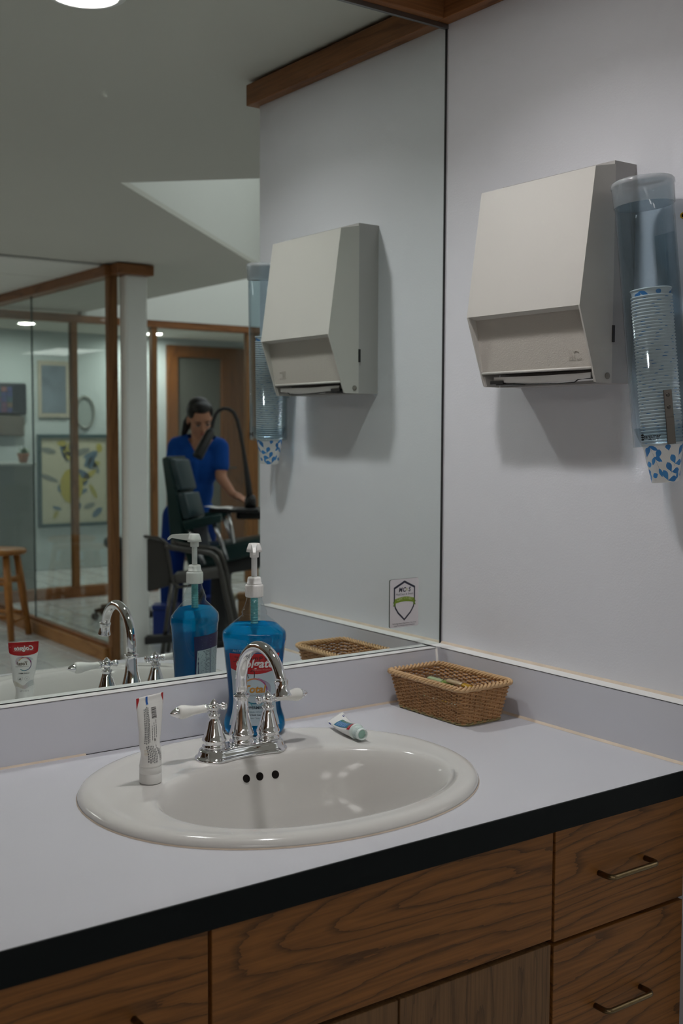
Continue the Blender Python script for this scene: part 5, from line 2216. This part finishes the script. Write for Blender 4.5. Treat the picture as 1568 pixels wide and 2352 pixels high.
pad('back_shell', [bx_(375, 1052), bx_(390, 1046), bx_(413, 1128), bx_(440, 1262), bx_(398, 1262), bx_(386, 1128)], -.20, .0, GREENV, ob_, .01)
pad('headrest', [bx_(391, 1052), bx_(408, 1054), bx_(428, 1122), bx_(411, 1126)], -.175, -.008, GREENL, ob_)
pad('back_cushion', [bx_(412, 1131), bx_(433, 1128), bx_(450, 1184), bx_(429, 1192)], -.175, -.008, GREENL, ob_)
pad('lumbar_cushion', [bx_(429, 1196), bx_(448, 1192), bx_(462, 1240), bx_(440, 1250)], -.175, -.008, GREENV, ob_)
pad('seat_cushion', [(QX(430), QZ(1258)), (QX(500), QZ(1248)), (QX(610), QZ(1232)), (QX(612), QZ(1262)), (QX(500), QZ(1292)), (QX(440), QZ(1296))], -.20, .18, GREENV, ec, .018)
pad('leg_rest', [(QX(612), QZ(1236)), (QX(680), QZ(1268)), (QX(676), QZ(1300)), (QX(608), QZ(1266))], -.19, .16, GREENV, ec, .015)
pad('seat_pan', [(QX(445), QZ(1296)), (QX(600), QZ(1268)), (QX(600), QZ(1300)), (QX(460), QZ(1325))], -.18, .14, BLACKR, ec, .008)
for y0, y1 in ((.235, .305), (-.275, -.225)):
    pad('armrest', [(QX(432), QZ(1190)), (QX(520), QZ(1172)), (QX(520), QZ(1190)), (QX(440), QZ(1210))], y0, y1, GREENV, ec, .010)
    mb = MB()
    yy = (y0 + y1) / 2
    mb.tube([(QX(450), yy, QZ(1205)), (QX(462), yy, QZ(1240)), (QX(478), yy * .86, QZ(1285))], .016, 10)
    mb.tube([(QX(500), yy, QZ(1188)), (QX(520), yy, QZ(1240)), (QX(530), yy * .86, QZ(1275))], .013, 10)
    tag(mb.obj('arm_support', pmat('bright_steel', (.50, .50, .52), .25, metal=1.0), ec), kind='stuff')
pad('side_cover', [(QX(455), QZ(1205)), (QX(485), QZ(1200)), (QX(490), QZ(1262)), (QX(462), QZ(1270))], .20, .225, pmat('grey_blue_cover', (.10, .11, .13), .3), ec, .006)
mb = MB()
mb.lathe([(.14, .035), (.12, .06), (.065, .12), (.060, .40), (.08, .42)], 24, 0, Matrix.Translation((QX(505), -.04, 0)))
mb.obj('pedestal', BLACKR, ec)
mb = MB()
mb.box((QX(505) - .25, -.18, 0), (QX(505) + .20, .18, .045), 0, None, .02)
mb.obj('base', BLACKR, ec)
mb = MB()
mb.tube([(QX(470), .12, .33), (QX(455), .20, .22), (QX(450), .25, .09)], .014, 8)
mb.obj('foot_pedal_arm', STAINL, ec)

# instrument arm with a tray, paper sheet and gooseneck lamp
tr = thing('instrument_tray', 'black instrument tray on an arm beside the green exam chair', 'tray', (1.604, -4.124, ZF + .004), A)
mb = MB()
mb.box((QX(488), .02, QZ(1172)), (QX(600), .22, QZ(1163)), 0, None, .006)
mb.obj('tray_top', BLACK, tr)
mb = MB()
mb.box((QX(545), -.34, QZ(1190)), (QX(606), .10, QZ(1173)), 0, None, .012)
mb.obj('bracket', BLACK, tr)
mb = MB()
mb.tube([(QX(596), -.315, QZ(1188)), (QX(597), -.315, QZ(1290)), (QX(598), -.315, .045)], .020, 10)
mb.obj('stand_pole', BLACKR, tr)
mb = MB()
mb.lathe([(.0001, 0), (.075, 0), (.075, .02), (.04, .045), (.0001, .045)], 24, 0, Matrix.Translation((QX(598), -.315, 0)))
mb.obj('stand_foot', BLACKR, tr)
mb = MB()
mb.tube([(QX(532), .205, QZ(1171)), (QX(545), .215, QZ(1240))], .011, 8)
mb.obj('side_handle', pmat('pale_steel', (.6, .6, .6), .3, metal=1.0), tr)
ps = thing('paper_sheet', 'white paper sheet lying on the black instrument tray', 'paper', (1.604, -4.124, ZF + .004), A)
mb = MB()
rows = [[(lerp(QX(478), QX(548), i / 12), y, QZ(1163) + .0012 + .010 * (1 - i / 12) ** 2 * (.3 + k) + .002 * sin(i)) for i in range(13)] for k, y in ((0, .03), (.5, .13), (1, .235))]
mb.grid(rows, 0, True)
mb.obj('sheet', PAPER, ps, fix=False)
gl = thing('gooseneck_lamp', 'black gooseneck exam lamp arching in front of the wooden door', 'lamp', (1.604, -4.124, ZF + .004), A)
mb = MB()
LP = [(578, 1150), (573, 1110), (568, 1070), (562, 1030), (556, 995), (549, 965), (541, 948), (530, 940), (518, 939), (507, 944), (500, 953), (495, 968), (492, 985), (490, 1000)]
mb.tube([(QX(a), .10 + (.03 * i / 13), QZ(b)) for i, (a, b) in enumerate(LP)], [.019, .018, .014] + [.0105] * 11, 12)
mb.obj('flexible_neck', BLACKR, gl)
mb = MB()
a, b = Vector((QX(491), .13, QZ(988))), Vector((QX(463), .20, QZ(1048)))
M = Matrix.Translation(a) @ (b - a).to_track_quat('Z', 'Y').to_matrix().to_4x4()
L1 = (b - a).length
mb.lathe([(.0001, -.01), (.018, -.008), (.026, .02), (.029, L1 * .55), (.031, L1 - .01), (.028, L1), (.0001, L1)], 24, 0, M)
mb.obj('lamp_head', BLACK, gl)
mb = MB()
mb.lathe([(.0001, 0), (.034, 0), (.034, .05), (.022, .075), (.0001, .076)], 20, 0, Matrix.Translation((QX(578), .10, QZ(1164))))
mb.obj('clamp', BLACK, gl)

# ---------------------------------------------------------------- side chair in front
sc = thing('side_chair', 'brown padded side chair with grey tubular arms beside the column', 'chair', (1.3381, -3.6869, ZF + .004), A)
K2 = .002324
SX = lambda px: (px - 420) * K2
SZ = lambda py: 1.240 + (990.3 - py) * K2


def spad(name, P, y0, y1, mat, bev=.012):
    return pad(name, [(SX(a), SZ(b)) for a, b in P], y0, y1, mat, sc, bev)


spad('backrest', [(330, 1234), (381, 1244), (397, 1346), (330, 1366)], -.03, .025, SEATB, .014)
mb = MB()
mb.tube([(SX(332), .03, SZ(1232)), (SX(368), .03, SZ(1236)), (SX(384), .03, SZ(1246)), (SX(392), .03, SZ(1285)), (SX(399), .03, SZ(1340)), (SX(412), .03, SZ(1350)), (SX(440), -.05, SZ(1350))], .008, 10)
tag(mb.obj('back_frame', STAINL, sc), kind='stuff')
spad('seat', [(398, 1322), (505, 1308), (512, 1328), (402, 1346)], -.14, .02, pmat('grey_seat', (.10, .095, .09), .5), .012)
for yy in (.055, -.165):
    mb = MB()
    P = [(384, 1252), (400, 1258), (430, 1263), (470, 1267), (488, 1270), (499, 1278), (507, 1296), (513, 1320), (522, 1365), (532, 1410), (541, 1450), (560, 1508)]
    mb.tube([(SX(a), yy, max(.012, SZ(b))) for a, b in P], .0145, 12)
    mb.obj('arm_and_leg', STAINL, sc)
    mb = MB()
    mb.tube([(SX(398), yy, SZ(1340)), (SX(388), yy, SZ(1420)), (SX(374), yy, .012)], .0125, 10)
    mb.obj('leg', STAINL, sc)
mb = MB()
mb.tube([(SX(452), -.165, SZ(1342)), (SX(452), .055, SZ(1342))], .010, 8)
mb.obj('cross_bar', STAINL, sc)
spad('floor_glide', [(338, 1462), (402, 1458), (402, 1474), (338, 1480)], .02, .10, BLACKR, .006)

# odds and ends under the exam chair
def crate(name, label, cat, loc, size, mat, rz=0.0):
    t = thing(name, label, cat, loc, A + rz)
    mb = MB()
    w, d, h = size
    mb.box((-w / 2, -d / 2, 0), (w / 2, d / 2, h * .86), 0, None, .006)
    mb.obj('box_body', mat, t)
    mb = MB()
    mb.box((-w / 2 - .006, -d / 2 - .006, h * .86), (w / 2 + .006, d / 2 + .006, h), 0, None, .005)
    mb.obj('lid', mat, t)
    return t


O = Vector((1.604, -4.124, ZF + .004))
EY = Vector((-sin(A), cos(A), 0))
crate('storage_bin', 'blue plastic bin under the side chair, left of the pump bottle', 'bin', tuple(O + EX * QX(366) - EY * .20), (.14, .12, .20), BLUEB)
crate('storage_bin', 'small blue bin seen just right of the reflected bottle neck', 'bin', tuple(O + EX * QX(470) - EY * .27), (.06, .10, .24), BLUEB, 0)
crate('storage_box', 'cream upright box on the floor under the exam chair', 'box', tuple(O + EX * QX(515) - EY * .27), (.07, .10, .25), CREAM)
crate('cardboard_box', 'brown cardboard box under the right side of the exam chair', 'box', tuple(O + EX * QX(552) - EY * .27), (.075, .09, .26), CARD)
rs = thing('rolling_stool', 'round dark stool seat behind the glass partition near the column', 'stool', (1.675, -5.19, ZF + .004))
mb = MB()
mb.lathe([(.0001, .47), (.10, .47), (.115, .49), (.115, .52), (.10, .54), (.0001, .545)], 28)
mb.obj('seat', pmat('slate_vinyl', (.035, .055, .06), .4), rs)
pb = pad('backrest', [(-.03, .57), (.03, .57), (.03, .80), (-.03, .80)], -.11, .11, pmat('slate_vinyl_back', (.035, .055, .06), .4), rs, .02)
pb.location = (.12, 0, 0)
rs.rotation_euler.z = A
mb = MB()
mb.tube([(.12, 0, .62), (.145, 0, .56), (.08, 0, .48)], .012, 8)
mb.obj('back_bar', STAINL, rs)
mb = MB()
mb.lathe([(.03, .06), (.03, .47)], 16)
mb.obj('gas_column', BLACKR, rs)
for k in range(5):
    a = 2 * pi * k / 5
    mb = MB()
    mb.tube([(0, 0, .08), (.19 * cos(a), .19 * sin(a), .06)], [.022, .014], 8)
    lg = mb.obj('leg', BLACKR, rs)
    mb = MB()
    mb.ball((.19 * cos(a), .19 * sin(a), .026), (.026, .026, .026), 0, 12, 8)
    mb.obj('caster', BLACK, lg)

# ================================================================ finish: lift everything so that the floor lies at z = 0
for o in list(SC.objects):
    if o.parent is None and o is not cam:
        o.location.z += CT
